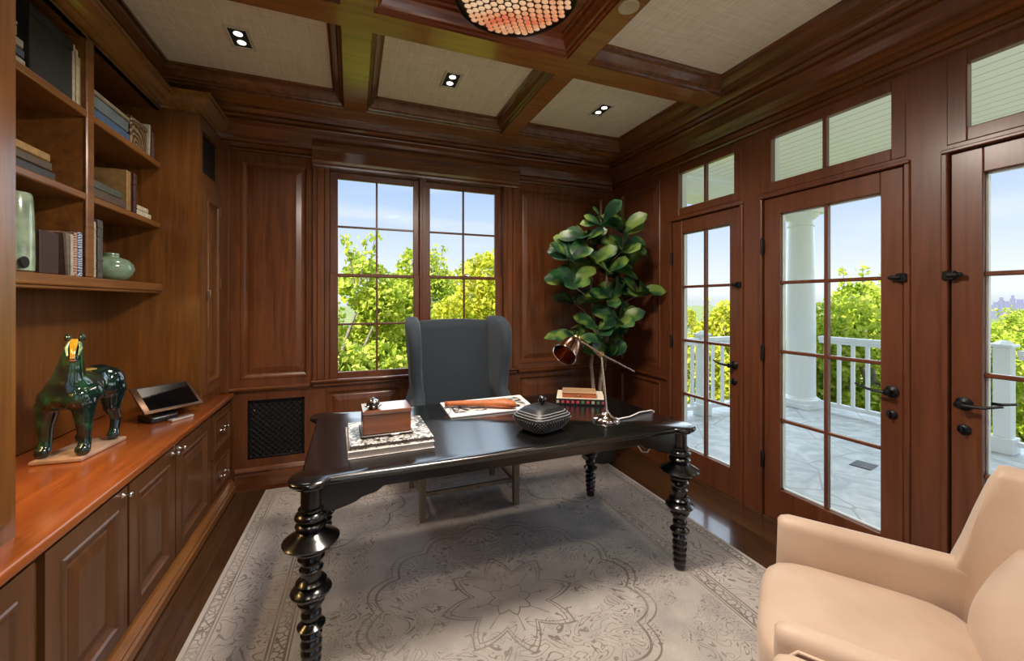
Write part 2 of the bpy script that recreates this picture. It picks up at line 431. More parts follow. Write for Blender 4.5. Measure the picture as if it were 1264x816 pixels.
# ceiling ---------------------------------------------------------------
CX = [(-1.135, -.05), (.10, 1.165), (1.293, 2.35)]
CY = [(2.26, 3.23), (1.04, 2.10), (-.13, .88)]
mb = MB(); mb.box(XL-.2, XR+.15, YF-.15, YB+.15, ZP, ZP+.03); mb.build('ceiling', M_linen, kind='structure')
mb = MB(); mb.box(XL-.35, XR+.17, YF-.9, YB+.3, ZP+.05, ZP+.2); mb.build('roof', M_white, kind='structure')  # unseen slab blocks the sun; front overhang added to shade the windows
mb = MB()
Fc = lambda u, v, n: (u, v, ZB+n)
panel_face(mb, Fc, -1.135, XR, YF, YB, (), [(a, b, c, d) for a, b in CX for c, d in CY], reveal=0)
mb.build('trim_10', M_beam, kind='structure')
cprof = [(0, 0), (.003, .010), (.016, .014), (.020, .026), (.030, .032), (.044, .052), (.056, .066), (.060, .082), (.074, .086), (.075, .1)]
n_t = 11
for i, (a, b) in enumerate(CX):
    for j, (c, d) in enumerate(CY):
        mb = MB()
        mb.loft([[(a+o, c+o, ZB+z), (b-o, c+o, ZB+z), (b-o, d-o, ZB+z), (a+o, d-o, ZB+z)] for o, z in cprof], True, False)
        mid = (i == 1 and j == 1)
        if mid: mb.box(a+.07, b-.07, c+.07, d-.07, ZP-.006, ZP-.001)
        mb.build('trim_%d' % n_t, M_redwood if mid else M_beamy, kind='structure'); n_t += 1
# crown mouldings
crown = [(0, 2.545), (.016, 2.548), (.020, 2.562), (.014, 2.566), (.026, 2.570), (.028, 2.602), (.022, 2.606), (.042, 2.610), (.048, 2.622), (.054, 2.642), (.072, 2.674), (.100, 2.708), (.128, 2.728),
         (.132, 2.736), (.124, 2.742), (.150, 2.748), (.152, 2.768), (.146, 2.773), (.164, 2.778), (.172, 2.790), (.182, 2.802), (.184, ZB+.001)]
for part, mt in (((0, 2), M_wally), ((1, 3), M_wallx)):
    mb = MB(); mould(mb, [(XR, YF), (XR, YB), (-1.13, YB)], crown, part=part); mb.build('trim_%d' % n_t, mt, kind='structure'); n_t += 1
mb = MB(); mould(mb, [(XL, YF), (XR, YF)], crown); mb.build('trim_%d' % n_t, M_wallx, kind='structure'); n_t += 1
# frieze drop above bookcase
mb = MB(); mb.box(XL, -1.135, YF, YB, 2.70, ZP+.001); mb.build('trim_%d' % n_t, M_case, kind='structure'); n_t += 1
# bookcase cornice
corn = [(0, 2.615), (.010, 2.615), (.014, 2.63), (.022, 2.634), (.026, 2.645), (.042, 2.668), (.064, 2.688), (.072, 2.692), (.074, 2.705), (.082, 2.71), (.083, 2.722), (-.04, 2.722)]
XC, XS, XN = -.90, -1.10, -1.363     # tall-cabinet face, shelf face, niche back
NY0, NY1 = 1.62, 3.157
M_corn = wood('cornice_wood', (.16, .062, .012), (.3, .14, .035), 'y', rough=.2, coat=.6, bump=.03)
mb = MB(); mould(mb, [(XC, YB), (XC, NY1), (XS, NY1), (XS, NY0), (XC, NY0), (XC, 1.18), (XS-.3, 1.18)], corn)
mb.build('trim_%d' % n_t, M_corn, kind='structure'); n_t += 1
mb = MB(); mb.box(XL, XC+.002, 1.181, NY0, 2.70, 2.722); mb.box(XL, XC+.002, NY1, YB, 2.70, 2.722); mb.box(XL, XS+.002, NY0, NY1, 2.70, 2.722)
mb.build('trim_%d' % n_t, M_case, kind='structure'); n_t += 1

# ------------------------------------------------------------------ bookcase
CT = .745
bc = thing('bookcase', (XS, NY0, CT), 'built-in brown wooden bookcase with open book shelves above a lit niche', 'bookcase')
def loc(x, y, z): return (x-XS, y-NY0, z-CT)
def bbox(mb, x0, x1, y0, y1, z0, z1, bev=0, seg=1):
    a = loc(x0, y0, z0); b = loc(x1, y1, z1); mb.box(a[0], b[0], a[1], b[1], a[2], b[2], bev, seg)
mb = MB(); bbox(mb, XN-.02, XN, NY0, NY1, CT, 2.69); mb.build('back_panel', M_case, bc)
mb = MB(); bbox(mb, XN, XS-.005, 2.405, 2.45, 1.53, 2.615, .003)
bbox(mb, XS-.012, XS, 2.400, 2.455, 1.53, 2.615, .004); mb.build('divider', M_casey, bc)
for z0, z1, yy in ((1.485, 1.527, ((NY0, NY1),)), (1.873, 1.903, ((NY0, 2.402), (2.453, NY1))), (2.243, 2.275, ((NY0, 2.402), (2.453, NY1)))):
    for y0, y1 in yy:
        mb = MB(); bbox(mb, XN, XS-.012, y0, y1, z0, z1); bbox(mb, XS-.014, XS+(.012 if z0 < 1.5 else 0), y0, y1, z0-.002, z1, .006, 2)
        if z0 < 1.5: bbox(mb, XS-.02, XS+.002, y0, y1, z0-.016, z0, .004)
        mb.build('shelf', M_casey, bc)
mb = MB(); bbox(mb, XN, XS-.002, NY0, NY1, 2.60, 2.635); bbox(mb, XS-.03, XS, NY0, NY1, 2.60, 2.70, .003); mb.build('top_rail', M_case, bc)
# under-shelf strip light
us = thing('strip_light', (-1.27, 1.88, 1.4825), 'warm strip light under the lowest shelf at the niche left end', 'lamp')
mb = MB(); mb.box(-.03, .03, -.22, .22, -.016, -.002, .003); mb.build('housing', M_brass, us)
mb = MB(); mb.box(-.02, .02, -.2, .2, -.019, -.0155); mb.build('diffuser', emit('warm_strip', (1, .62, .2), 7), us)

# tall corner cabinets
M_oldbrass = plain('dull_brass', (.2, .15, .09), .4, .8)
def tall_cabinet(y0, y1, label, hinge_far):
    t = thing('tall_cabinet', (XC, y0, CT), label, 'cabinet')
    L = lambda x, y, z: (x-XC, y-y0, z-CT)
    mb = MB()
    F = lambda u, v, n: L(XC+n, u, v)
    panel_face(mb, F, y0, y1, CT, 2.69, (), [(y0+.055, y1-.05, 2.26, 2.53), (y0+.06, y1-.035, .80, 2.17)], reveal=.02)
    for ys, sg in ((y0, -1), (y1, 1)):
        Fs = lambda u, v, n, ys=ys, sg=sg: L(u, ys+n*sg, v)
        panel_face(mb, Fs, XL+.01, XC, CT, 2.69, ())
    mb.box(XC-.32-XC, -.03, .02, y1-y0-.02, 1.5, 1.52)
    mb.build('carcass', M_case, t)
    mb = MB(); mb.box(-.03, -.02, .05, y1-y0-.045, 2.25-CT, 2.54-CT); mb.build('speaker_grille', M_dark, t)
    mb = MB(); a, b = y0+.063, y1-.038
    Fd = lambda u, v, n: L(XC+.012+n, u, v)
    panel_face(mb, Fd, a, b, .803, 2.167, [(a+.05, b-.05, .87, 2.10)])
    mb.loft([[L(XC+x, a, .803), L(XC+x, b, .803), L(XC+x, b, 2.167), L(XC+x, a, 2.167)] for x in (.012, -.012)], True, False)
    d = mb.build('door', M_case, t)
    yh = (a+.03) if hinge_far else (a+.03)
    mb = MB(); p = L(XC+.012, yh, 1.42); mb.box(p[0], p[0]+.004, p[1]-.01, p[1]+.01, p[2], p[2]+.09, .002); mb.tube([(p[0], p[1], p[2]+.015), (p[0]+.02, p[1], p[2]+.02), (p[0]+.02, p[1], p[2]+.07), (p[0], p[1], p[2]+.075)], .004, 6)
    mb.build('handle', M_oldbrass, d, smooth=40)
    ye = b+.004
    for z in ((.92, 1.52, 2.04) if hinge_far else ()):
        mb = MB(); p = L(XC+.014, ye, z); mb.lathe([(.004, 0), (.004, .06), (.002, .066), (.001, .07)], (p[0]-.004, p[1], p[2]), 8); mb.build('hinge', M_oldbrass, d, smooth=40)
tall_cabinet(NY1, YB-.002, 'tall wooden corner cabinet with narrow door and black speaker opening', True)
tall_cabinet(1.18, NY0, 'tall wooden cabinet whose plain stile fills the left edge of the photo', False)
# column trim beside back wall
mb = MB(); mb.box(-.905, -.84, YB-.03, YB, CT, 2.6, .005); mb.build('trim_%d' % n_t, M_wall, kind='structure'); n_t += 1

# countertop
mb = MB(); mb.box(0, .553, 0, 3.298, -.04, 0, .012, 3)
ct = mb.build('countertop', M_counter, loc=(XN, .30, CT), smooth=35)
tag(ct, 'long glossy red-brown wooden countertop running under the bookcase', 'countertop')
# base cabinets
XF = -.845
def base_unit(y0, y1, door, label, knobs, drawers=False):
    t = thing('base_cabinet', (XF, y0, .10), label, 'cabinet', 'base cabinets under the long countertop')
    L = lambda x, y, z: (x-XF, y-y0, z-.10)
    mb = MB(); a = L(XN, y0, .10); b = L(XF, y1, .704); mb.box(a[0], b[0]-.0, a[1]+.001, b[1]-.001, a[2], b[2], .002)
    mb.build('carcass', M_cab, t)
    rows = [(.135, .39), (.40, .68)] if drawers else [(.125, .69)]
    for r, (z0, z1) in enumerate(rows):
        mb = MB(); F = lambda u, v, n: L(XF+.018+n, u, v)
        c, d = door
        if drawers: pan = [(c+.035, d-.035, z0+.035, z1-.035)]
        else: pan = [(c+.075, d-.065, z0+.045, z1-.065)]
        panel_face(mb, F, c, d, z0, z1, pan)
        mb.loft([[L(XF+x, c, z0), L(XF+x, d, z0), L(XF+x, d, z1), L(XF+x, c, z1)] for x in (.018, .0005)], True, False)
        dr = mb.build('drawer' if drawers else 'door', M_cab, t)
        for ky in knobs:
            mb = MB(); zk = (z1-.13 if r else z1-.15) if drawers else .665
            p = L(XF+.018, ky, zk)
            mb.lathe([(.011, 0), (.008, .004), (.005, .008), (.005, .016), (.011, .02), (.0125, .026), (.009, .031), (.001, .033)], p, 14, Matrix.Rotation(PI/2, 4, 'Y'))
            mb.build('knob', M_nickel, dr, smooth=50)
base_unit(.32, 1.06, (.34, 1.05), 'base cabinet nearest the camera, mostly cut off by the left edge', [])
base_unit(1.06, 1.57, (1.08, 1.558), 'base cabinet with a panelled door cropped by the bottom left corner', [])
base_unit(1.57, 2.075, (1.60, 2.068), 'base cabinet with the largest visible door, below the horse statue', [2.035])
base_unit(2.075, 2.545, (2.085, 2.54), 'base cabinet with door knob on its right, left of the paired knobs', [2.505])
base_unit(2.545, 3.12, (2.552, 3.10), 'base cabinet with door knob on its left, below the tablet stand', [2.59])
base_unit(3.12, YB-.005, (3.15, 3.555), 'base cabinet of two drawers in the far corner beside the vent', [3.30, 3.40], True)
mb = MB(); mb.loft([[(XF+o, y, z) for o, z in [(-.06, 0), (.03, 0), (.045, .012), (.046, .05), (.036, .06), (.04, .075), (.028, .088), (.018, .10), (-.06, .10)]] for y in (.3, YB-.005)], True, True)
mb.build('baseboard_left', M_casey, kind='structure')

# wall vent
v = thing('wall_vent', (-.5365, YB+.01, .226), 'black square metal vent grille low in the panelled back wall', 'vent')
mb = MB(); mb.box(-.190, .190, .01, .016, .003, .443); mb.build('backing', M_dark, v)
mb = MB()
for x0, x1, z0, z1 in ((-.192, -.176, 0, .446), (.176, .192, 0, .446), (-.192, .192, 0, .016), (-.192, .192, .43, .446)): mb.box(x0, x1, -.006, .008, z0, z1, .002)
mb.build('frame', M_iron, v)
mb = MB()
for k in range(-20, 21):
    for sg in (1, -1):
        # diagonal bars clipped to the frame
        c0 = k*.042; pts = []
        x0 = max(-.18, -.18); a = []
        for x in (-.18, .18):
            z = sg*x+c0+.223
            a.append((x, z))
        (xa, za), (xb, zb) = a
        def clip(z): return (z-.223-c0)/sg
        zlo, zhi = .012, .434
        P = [(xa, za), (xb, zb)]
        if za > zb: P = P[::-1]
        (x1_, z1_), (x2_, z2_) = P
        if z2_ <= zlo or z1_ >= zhi: continue
        if z1_ < zlo: x1_, z1_ = clip(zlo), zlo
        if z2_ > zhi: x2_, z2_ = clip(zhi), zhi
        if abs(x2_-x1_) > .01: mb.tube([(x1_, .002+sg*.002, z1_), (x2_, .002+sg*.002, z2_)], .0028, 4)
mb.build('grille', plain('dark_grille', (.02, .02, .02), .4, .8), v)
for x, z in ((-.15, .37), (.1, .03)):
    mb = MB(); mb.lathe([(.006, 0), (.005, .004), (.001, .005)], (x, -.006, z), 10, Matrix.Rotation(PI/2, 4, 'X')); mb.build('screw', M_nickel, v)

# ------------------------------------------------------------------ books
cm_cache = {}
def cov(c, rough=.55):
    k = tuple(c)
    if k not in cm_cache: cm_cache[k] = plain('book_cloth_%d' % len(cm_cache), c, rough, noise=.25, nscale=35)
    return cm_cache[k]
def book(base, th, h, d, mat, label, group, lay=False, rz=0, lean=0, bands=None, pages=None, name='book'):
    """upright: spine faces local +x, thickness along y, height z. lay: thickness along z, height along y."""
    t = thing(name, base, label, 'book', group, rz)
    def B(mb, x0, x1, y0, y1, z0, z1, bev=.0015):
        R = Matrix.Rotation(lean, 4, 'X') if lean else None
        if lay: mb.box(x0, x1, z0-h/2, z1-h/2, y0, y1, bev, 1, R)
        else: mb.box(x0, x1, y0-th/2, y1-th/2, z0, z1, bev, 1, R)
    mb = MB()
    B(mb, -d, 0, 0, .003, 0, h); B(mb, -d, 0, th-.003, th, 0, h); B(mb, -.008, .003, 0, th, 0, h, .0045)
    if bands and not lay:
        for f in (.12, .3, .7, .86): B(mb, -.002, .0045, .0005, th-.0005, h*f, h*f+h*.02)
    mb.build('cover', mat, t)
    mb = MB(); B(mb, -d+.004, -.003, .003, th-.003, .004, h-.004, .0008); mb.build('page_block', pages or M_paper, t)
    return t
G = {'tl': 'books on the top left shelf', 'tr': 'books on the top right shelf', 'ml': 'books stacked on the middle left shelf',
     'mr': 'books on the middle right shelf', 'bl': 'books on the bottom left shelf', 'br': 'books on the bottom right shelf'}
cream = (.55, .47, .33)
# top left
z = 2.2765
bx = thing('storage_box', (-1.21, 2.218, z), 'large dark marbled box on the top left shelf', 'box')
mb = MB(); mb.box(-.11, .09, -.13, .12, 0, .22, .004); mb.build('box_body', plain('dark_marble_paper', (.007, .0075, .007), .75, noise=.9, nscale=9), bx)
mb = MB(); mb.box(-.112, .093, -.133, .123, .22, .262, .004); mb.build('lid', plain('dark_marble_lid', (.008, .0085, .008), .75, noise=.9, nscale=9), bx)
for k, (y, th, h, l) in enumerate(((2.3655, .019, .262, 'tallest cream book beside the dark marbled box, top left shelf'), (2.3895, .013, .25, 'thin cream book second from the divider, top left shelf'), (2.394, .020, .235, ''))):
    if l: book((-1.125, y-.012, z), th, h, .19, cov(cream), l, G['tl'])
book((-1.125, 2.393, z), .018, .225, .19, cov((.5, .42, .28)), 'shortest cream book against the divider, top left shelf', G['tl'])
for k, (c, l) in enumerate((((.4, .36, .27), 'pale flat book at the bottom behind the left stile, top shelf'), ((.04, .06, .1), 'dark blue flat book in the pile beside the left stile, top shelf'), ((.3, .28, .22), 'grey flat book topmost in the pile beside the left stile'))):
    book((-1.125+k*.003, 1.945, z+k*.032), .031, .25-k*.02, .18, cov(c), l, G['tl'], lay=True)
tk = thing('trinket_box', (-1.15, 1.985, z+.0965), 'small pale trinket box on the book pile, top left shelf', 'box')
mb = MB(); mb.box(-.03, .03, -.04, .04, 0, .04, .004); mb.build('box_body', plain('olive_lacquer', (.2, .2, .1), .4), tk)
mb = MB(); mb.box(-.032, .032, -.042, .042, .0405, .055, .005); mb.build('lid', plain('olive_lacquer_lid', (.25, .24, .12), .4), tk)
# top right
fb = thing('storage_box', (-1.115, 2.475, z+.045), 'blue-grey flat lidded box lying on a blue book, top right shelf', 'box')
mb = MB(); mb.box(-.2, 0, .01, .33, 0, .062, .006); mb.build('box_body', plain('blue_grey_box', (.12, .15, .17), .45, noise=.3, nscale=14), fb)
mb = MB(); mb.box(-.204, .004, .006, .334, .0625, .085, .007, 2); mb.build('lid', plain('tan_box_lid', (.24, .2, .14), .45, noise=.25, nscale=14), fb)
book((-1.118, 2.65, z), .044, .33, .2, cov((.05, .1, .2)), 'blue flat book under the blue-grey box, top right shelf', G['tr'], lay=True)
def marble_mat(name, a, b, s=24):
    m, nt, bs = newmat(name); tc = nd(nt, 'ShaderNodeTexCoord')
    w = nd(nt, 'ShaderNodeTexWave', wave_type='RINGS'); w.inputs['Scale'].default_value = s; w.inputs['Distortion'].default_value = 9; w.inputs['Detail'].default_value = 3
    nt.links.new(tc.outputs['Object'], w.inputs['Vector'])
    r = ramp(nt, [(.35, a), (.65, b)], w.outputs[1]); nt.links.new(r.outputs[0], bs.inputs['Base Color']); bs.inputs['Roughness'].default_value = .45
    return m
mbx = thing('patterned_box', (-1.115, 2.89, z), 'brown swirl-patterned box between the blue-grey box and upright books', 'box')
mb = MB(); mb.box(-.18, 0, -.06, .125, 0, .125, .004); mb.build('box_body', marble_mat('swirl_paper', (.05, .025, .012), (.26, .18, .1), 12), mbx)
mb = MB(); mb.box(-.183, .003, -.063, .128, .1255, .155, .004); mb.build('lid', marble_mat('swirl_lid', (.06, .03, .014), (.28, .2, .11), 12), mbx)
for y, th, h, c, l in ((3.040, .016, .19, (.55, .5, .4), 'thin cream leaning book beside the swirl-patterned box'), (3.068, .016, .16, (.03, .02, .018), 'thin black upright book right of the cream one, top right shelf'),
                       (3.090, .014, .165, (.16, .045, .02), 'thin red-brown upright book, top right shelf'), (3.112, .02, .15, (.06, .02, .012), 'dark maroon upright book at the right end, top right shelf')):
    book((-1.115, y, z), th, h, .17, cov(c), l, G['tr'], lean=-.06 if h > .18 else 0)
# middle left stack
z = 1.9045
for k, (w, th, c, l) in enumerate(((.30, .036, (.035, .03, .024), 'dark flat book at the bottom of the stack, middle left shelf'), (.27, .034, (.09, .055, .025), 'brown flat book in the middle of the stack, middle left shelf'), (.25, .032, (.35, .2, .06), 'gilded tan flat book on top of the stack, middle left shelf'))):
    book((-1.125, 2.235-w/2+(0, -.02, -.03)[k], z+(0, .0365, .071)[k]), th, w, .19, cov(c, .35), l, G['ml'], lay=True, bands=True)
# middle right
book((-1.115, 2.625, z), .045, .30, .17, cov((.09, .06, .04)), 'mottled brown flat book at the bottom left, middle right shelf', G['mr'], lay=True, bands=True)
book((-1.12, 2.61, z+.0455), .04, .27, .17, cov((.07, .08, .06)), 'grey-green flat book lying on the mottled brown one', G['mr'], lay=True, bands=True)
yy = 2.60
for th, h, c, l in ((.03, .225, (.012, .012, .012), 'black upright book furthest left behind the flat pair'), (.028, .225, (.02, .018, .018), 'second black upright book behind the flat pair'), (.028, .222, (.03, .022, .018), 'dark brown upright book behind the flat pair'), (.026, .222, (.022, .02, .02), 'third black upright book, next to the tan one')):
    book((-1.29+.0, yy+th/2, z), th, h, .07, cov(c), l, G['mr']); yy += th+.002
book((-1.115, 2.80, z), .045, .215, .18, cov((.3, .17, .06)), 'tan upright book standing on the middle right shelf', G['mr'])
book((-1.105, 2.848, z), .032, .215, .18, cov((.07, .022, .015)), 'maroon upright book between tan book and cream books', G['mr'], bands=True)
book((-1.115, 2.97, z), .03, .19, .16, cov((.6, .54, .42)), 'cream flat book at the bottom right end, middle right shelf', G['mr'], lay=True)
book((-1.118, 2.955, z+.0305), .028, .165, .15, cov((.55, .47, .33)), 'cream flat book on top of the pair, middle right shelf', G['mr'], lay=True)
# bottom left
z = 1.5285
book((-1.125, 2.199, z), .112, .17, .2, cov((.045, .018, .01)), 'thick dark brown volume behind the green vase, bottom left shelf', G['bl'])
book((-1.115, 2.290, z), .016, .178, .17, cov((.09, .05, .03)), 'brown book leaning left, bottom left shelf', G['bl'], lean=.10)
book((-1.115, 2.3225, z), .018, .178, .17, cov((.48, .43, .34)), 'grey-tan upright book left of the red-spotted one', G['bl'])
book((-1.115, 2.347, z), .022, .19, .17, marble_mat('red_white_jacket', (.3, .06, .03), (.55, .45, .35), 30), 'white book with red marks beside the blue patterned book', G['bl'])
book((-1.115, 2.379, z), .028, .195, .18, marble_mat('blue_white_jacket', (.02, .06, .22), (.55, .62, .72), 30), 'blue and white patterned book against the divider', G['bl'])
# tall green vase with arched foot
def celadon(name, c):
    return plain(name, c, .18, coat=.6, noise=.35, nscale=18)
M_cel = celadon('celadon_glaze', (.2, .3, .2))
vs = thing('tall_vase', (-1.165, 2.082, z), 'tall pale green glazed vase half hidden by the left stile', 'vase')
mb = MB(); mb.lathe([(.045, 0), (.055, .006), (.056, .05), (.054, .2), (.05, .285), (.046, .295), (.042, .295), (.042, .12), (.03, .11)], seg=32); mb.build('vase_body', celadon('pale_celadon', (.3, .4, .28)), vs, smooth=50)
mb = MB(); mb.lathe([(.001, 0), (.02, .001), (.022, .004), (.02, .007), (.001, .0075)], (.047, -.034, .035), 16, Matrix.Rotation(PI/2, 4, 'Y') @ Matrix.Rotation(-.0, 4, 'Z')); mb.build('dark_foot_disc', M_dark, vs)  # flat dark disc stands in for the shaded inside of a hole
# bottom right
book((-1.112, 2.478, z), .026, .262, .17, cov((.42, .36, .25)), 'cream upright book just right of the divider, bottom shelf', G['br'], bands=True)
book((-1.108, 2.518, z), .04, .275, .18, cov((.075, .07, .065)), 'grey upright book beside the green jar', G['br'], bands=True)
jr = thing('ginger_jar', (-1.165, 2.745, z), 'squat green glazed round jar at the right end of the bottom shelf', 'jar')
mb = MB(); mb.lathe([(.045, 0), (.06, .003), (.085, .03), (.095, .06), (.09, .085), (.07, .108), (.04, .12), (.033, .122), (.032, .13), (.028, .13), (.027, .12)], seg=32); mb.build('jar_body', M_cel, jr, smooth=50)
mb = MB(); mb.lathe([(.031, .1305), (.034, .133), (.033, .14), (.02, .144), (.001, .145)], seg=24); mb.build('lid', M_cel, jr, smooth=50)

# ------------------------------------------------------------------ horse statue
def fused_mesh(name, chains, mat, parent, voxel=.005, smooth=6):
    """one continuous surface grown from tapered limbs"""
    mb = MB()
    for ch in chains:
        for (p0, r0), (p1, r1) in zip(ch, ch[1:]):
            mb.tube([Vector(p0).lerp(Vector(p1), t/4) for t in range(5)], [r0+(r1-r0)*t/4 for t in range(5)], 14)
        for p, r in ch: mb.sphere(p, r, 16, 10)
    tmp = mb.build(name, mat)
    md = tmp.modifiers.new('r', 'REMESH'); md.mode = 'VOXEL'; md.voxel_size = voxel
    sm = tmp.modifiers.new('s', 'SMOOTH'); sm.factor = .5; sm.iterations = smooth
    bpy.context.view_layer.update(); dg = bpy.context.evaluated_depsgraph_get()
    m2 = bpy.data.meshes.new_from_object(tmp.evaluated_get(dg)); bpy.data.objects.remove(tmp)
    m2.name = name; m2.materials.clear(); m2.materials.append(mat); m2.polygons.foreach_set('use_smooth', [True]*len(m2.polygons))
    ob = bpy.data.objects.new(name, m2); col.objects.link(ob); ob.parent = parent
    return ob
def horse_glaze():
    m, nt, b = newmat('green_sancai_glaze'); tc = nd(nt, 'ShaderNodeTexCoord')
    n = nd(nt, 'ShaderNodeTexNoise'); n.inputs['Scale'].default_value = 16; n.inputs['Detail'].default_value = 4; nt.links.new(tc.outputs['Object'], n.inputs['Vector'])
    r = ramp(nt, [(.38, (.004, .010, .011)), (.56, (.007, .030, .022)), (.74, (.018, .095, .035))], n.outputs[0])
    nt.links.new(r.outputs[0], b.inputs['Base Color']); b.inputs['Roughness'].default_value = .1; b.inputs['Coat Weight'].default_value = .8; b.inputs['Coat Roughness'].default_value = .05
    return m
M_horse = horse_glaze()
hs = thing('horse_statue', (-1.13, 2.42, CT), 'dark green glazed horse statue with a yellow face standing on the counter', 'statue', rz=-.10)
# local: y forward is -y (faces the camera)
def hp(x, y, z):   # head turned towards the room
    t = .42; dx, dy = x-.031, y+.085; return (.031+dx*math.cos(t)-dy*math.sin(t), -.085+dx*math.sin(t)+dy*math.cos(t), z)
CH = [[((0, .105, .300), .078), ((0, .03, .288), .073), ((0, -.065, .288), .084)],
      [((.002, -.08, .31), .066), ((.014, -.086, .385), .046), ((.024, -.088, .455), .033)],
      [(hp(.031, -.094, .486), .027), (hp(.031, -.120, .458), .021), (hp(.031, -.140, .432), .0165)],
      [((0, .165, .31), .022), ((0, .188, .23), .013)]]
for sx in (-1, 1):
    CH += [[((sx*.038, -.088, .262), .056), ((sx*.058, -.05, .272), .050)], [((sx*.034, .112, .296), .068), ((sx*.036, .09, .28), .06)],
           [((sx*.060, -.085, .235), .043), ((sx*.066, -.094, .15), .028), ((sx*.067, -.09, .085), .0215), ((sx*.068, -.096, .05), .0225), ((sx*.068, -.106, .040), .027)],
           [((sx*.05, .118, .26), .054), ((sx*.056, .102, .175), .032), ((sx*.058, .13, .115), .021), ((sx*.06, .114, .062), .019), ((sx*.06, .105, .040), .025)]]
fused_mesh('horse_body', CH, M_horse, hs)
mb = MB()
def frow(y, z, w, d): w *= .72; y += .012; return [hp(.031-w, y, z), hp(.031, y-d, z), hp(.031+w, y, z), hp(.031+w*.6, y+.016, z+.004), hp(.031-w*.6, y+.016, z+.004)]
mb.loft([frow(-.128, .512, .016, .006), frow(-.140, .497, .017, .007), frow(-.158, .470, .013, .007), frow(-.170, .448, .010, .006), frow(-.172, .436, .011, .004)], True, True)
mb.build('yellow_face', plain('amber_glaze', (.5, .3, .03), .15, coat=.5, noise=.3, nscale=40), hs, smooth=60)
mb = MB(); mb.sphere(hp(.031, -.150, .426), .015, 12, 8, (.9, .7, .55)); mb.build('muzzle', plain('brown_glaze', (.12, .05, .03), .3, noise=.5, nscale=60), hs, smooth=60)
for sx in (-1, 1):
    mb = MB(); mb.lathe([(.010, 0), (.012, .010), (.009, .022), (.001, .030)], hp(.031+sx*.019, -.098, .508), 10, Matrix.Rotation(sx*.15, 4, 'Y')); mb.build('ear', M_horse, hs, smooth=50)
    mb = MB(); mb.sphere(hp(.031+sx*.021, -.118, .486), .007, 10, 8); mb.build('eye', M_dark, hs, smooth=60)
    mb = MB(); mb.tube([hp(.031+sx*.015, -.120, .504), hp(.031+sx*.021, -.130, .478), hp(.031+sx*.016, -.146, .446)], [.004, .007, .004], 8); mb.build('cheek_strap', plain('pale_green_glaze', (.09, .22, .09), .15, coat=.5), hs, smooth=60)
mb = MB(); mb.tube([hp(.031, -.108, .512), (.028, -.066, .498), (.018, -.048, .45), (.008, -.030, .39), (0, -.01, .352)], [.006, .010, .011, .010, .007], 8); mb.build('mane', M_horse, hs, smooth=60)
mb = MB(); mb.sphere((0, .055, .361), .034, 14, 8, (.8, 1, .22)); mb.build('saddle_patch', plain('amber_saddle', (.42, .28, .07), .2, coat=.5), hs, smooth=60)
mb = MB(); mb.prism([(-.085, -.15), (.085, -.145), (.09, .145), (-.08, .15)], lambda a, b: (a, b, .001), lambda a, b: (a, b, .018), .004)
mb.build('plinth', plain('unglazed_clay', (.42, .27, .19), .8, noise=.3, nscale=16), hs)

# ------------------------------------------------------------------ tablet stand
ts = thing('tablet', (-1.01, 2.985, CT), 'tablet-like black touch screen in bronze frame on the counter', 'tablet', rz=math.radians(45))
# local x to the right along screen, y towards the back
tilt = math.radians(38); Mt = Matrix.Translation((0, -.085, .052)) @ Matrix.Rotation(tilt, 4, 'X')
mb = MB(); mb.box(-.148, .148, 0, .205, -.006, .006, .005, 2, Mt); mb.build('frame', plain('bronze_bezel', (.16, .09, .055), .3, .7), ts, smooth=40)
mb = MB(); mb.box(-.118, .130, .018, .192, .0058, .0072, .0005, 1, Mt); mb.build('screen', plain('black_screen', (.003, .003, .004), .06, coat=.3), ts)
mb = MB(); mb.box(-.13, .0, -.11, .03, .001, .036, .006, 2); mb.prism([(-.06, .036), (.05, .036), (.05, .125), (.035, .13)], lambda a, b: (-.05, a, b), lambda a, b: (.05, a, b)); mb.build('dock', plain('black_plastic', (.008, .008, .008), .3), ts)
mb = MB(); mb.box(-.12, -.01, -.113, -.1095, .026, .031, .001); mb.build('chrome_strip', M_chrome, ts)
rm = thing('remote_control', (-.912, 2.888, CT), 'slim silver remote control lying in front of the tablet', 'remote', rz=math.radians(55))
mb = MB(); mb.box(-.062, .062, -.018, .018, .0005, .012, .003, 2); mb.build('remote_body', plain('silver_plastic', (.55, .5, .46), .35, .3), rm, smooth=40)
mb = MB(); mb.box(-.03, .05, -.011, .011, .0121, .0128); mb.build('key_strip', plain('grey_keys', (.16, .15, .14), .4), rm)

# ------------------------------------------------------------------ desk
DX0, DX1, DY0, DY1, DZ = -.18, 1.655, 1.66, 2.61, .77
dk = thing('desk', ((DX0+DX1)/2, (DY0+DY1)/2, 0.009), 'large black wooden writing desk with turned spool legs on the rug', 'desk')
ox, oy = (DX0+DX1)/2, (DY0+DY1)/2
hx, hy = (DX1-DX0)/2, (DY1-DY0)/2
DZl = DZ-.009
def desk_outline(o):
    pts = []
    for k, (sx, sy) in enumerate(((-1, -1), (1, -1), (1, 1), (-1, 1))):
        cx, cy = sx*(hx-.04), sy*(hy-.04); r = .08+o; e = .04+o
        a = math.degrees(math.asin(e/r)); st = 180-(90-(90-a))  # intersection angles
        a0 = 90+a+k*90-0; a0 = 180-math.degrees(math.acos(e/r))+k*90; a1 = 270+math.degrees(math.acos(e/r))+k*90
        for i in range(15):
            t = math.radians(a0+(a1-a0)*i/14); pts.append((cx+r*math.cos(t), cy+r*math.sin(t)))
    return pts
mb = MB()
rings = [[(x, y, z) for x, y in desk_outline(o)] for o, z in ((-.030, DZl-.040), (-.022, DZl-.036), (-.02, DZl-.028), (-.006, DZl-.024), (0, DZl-.016), (-.001, DZl-.008), (-.006, DZl-.002), (-.012, DZl))]
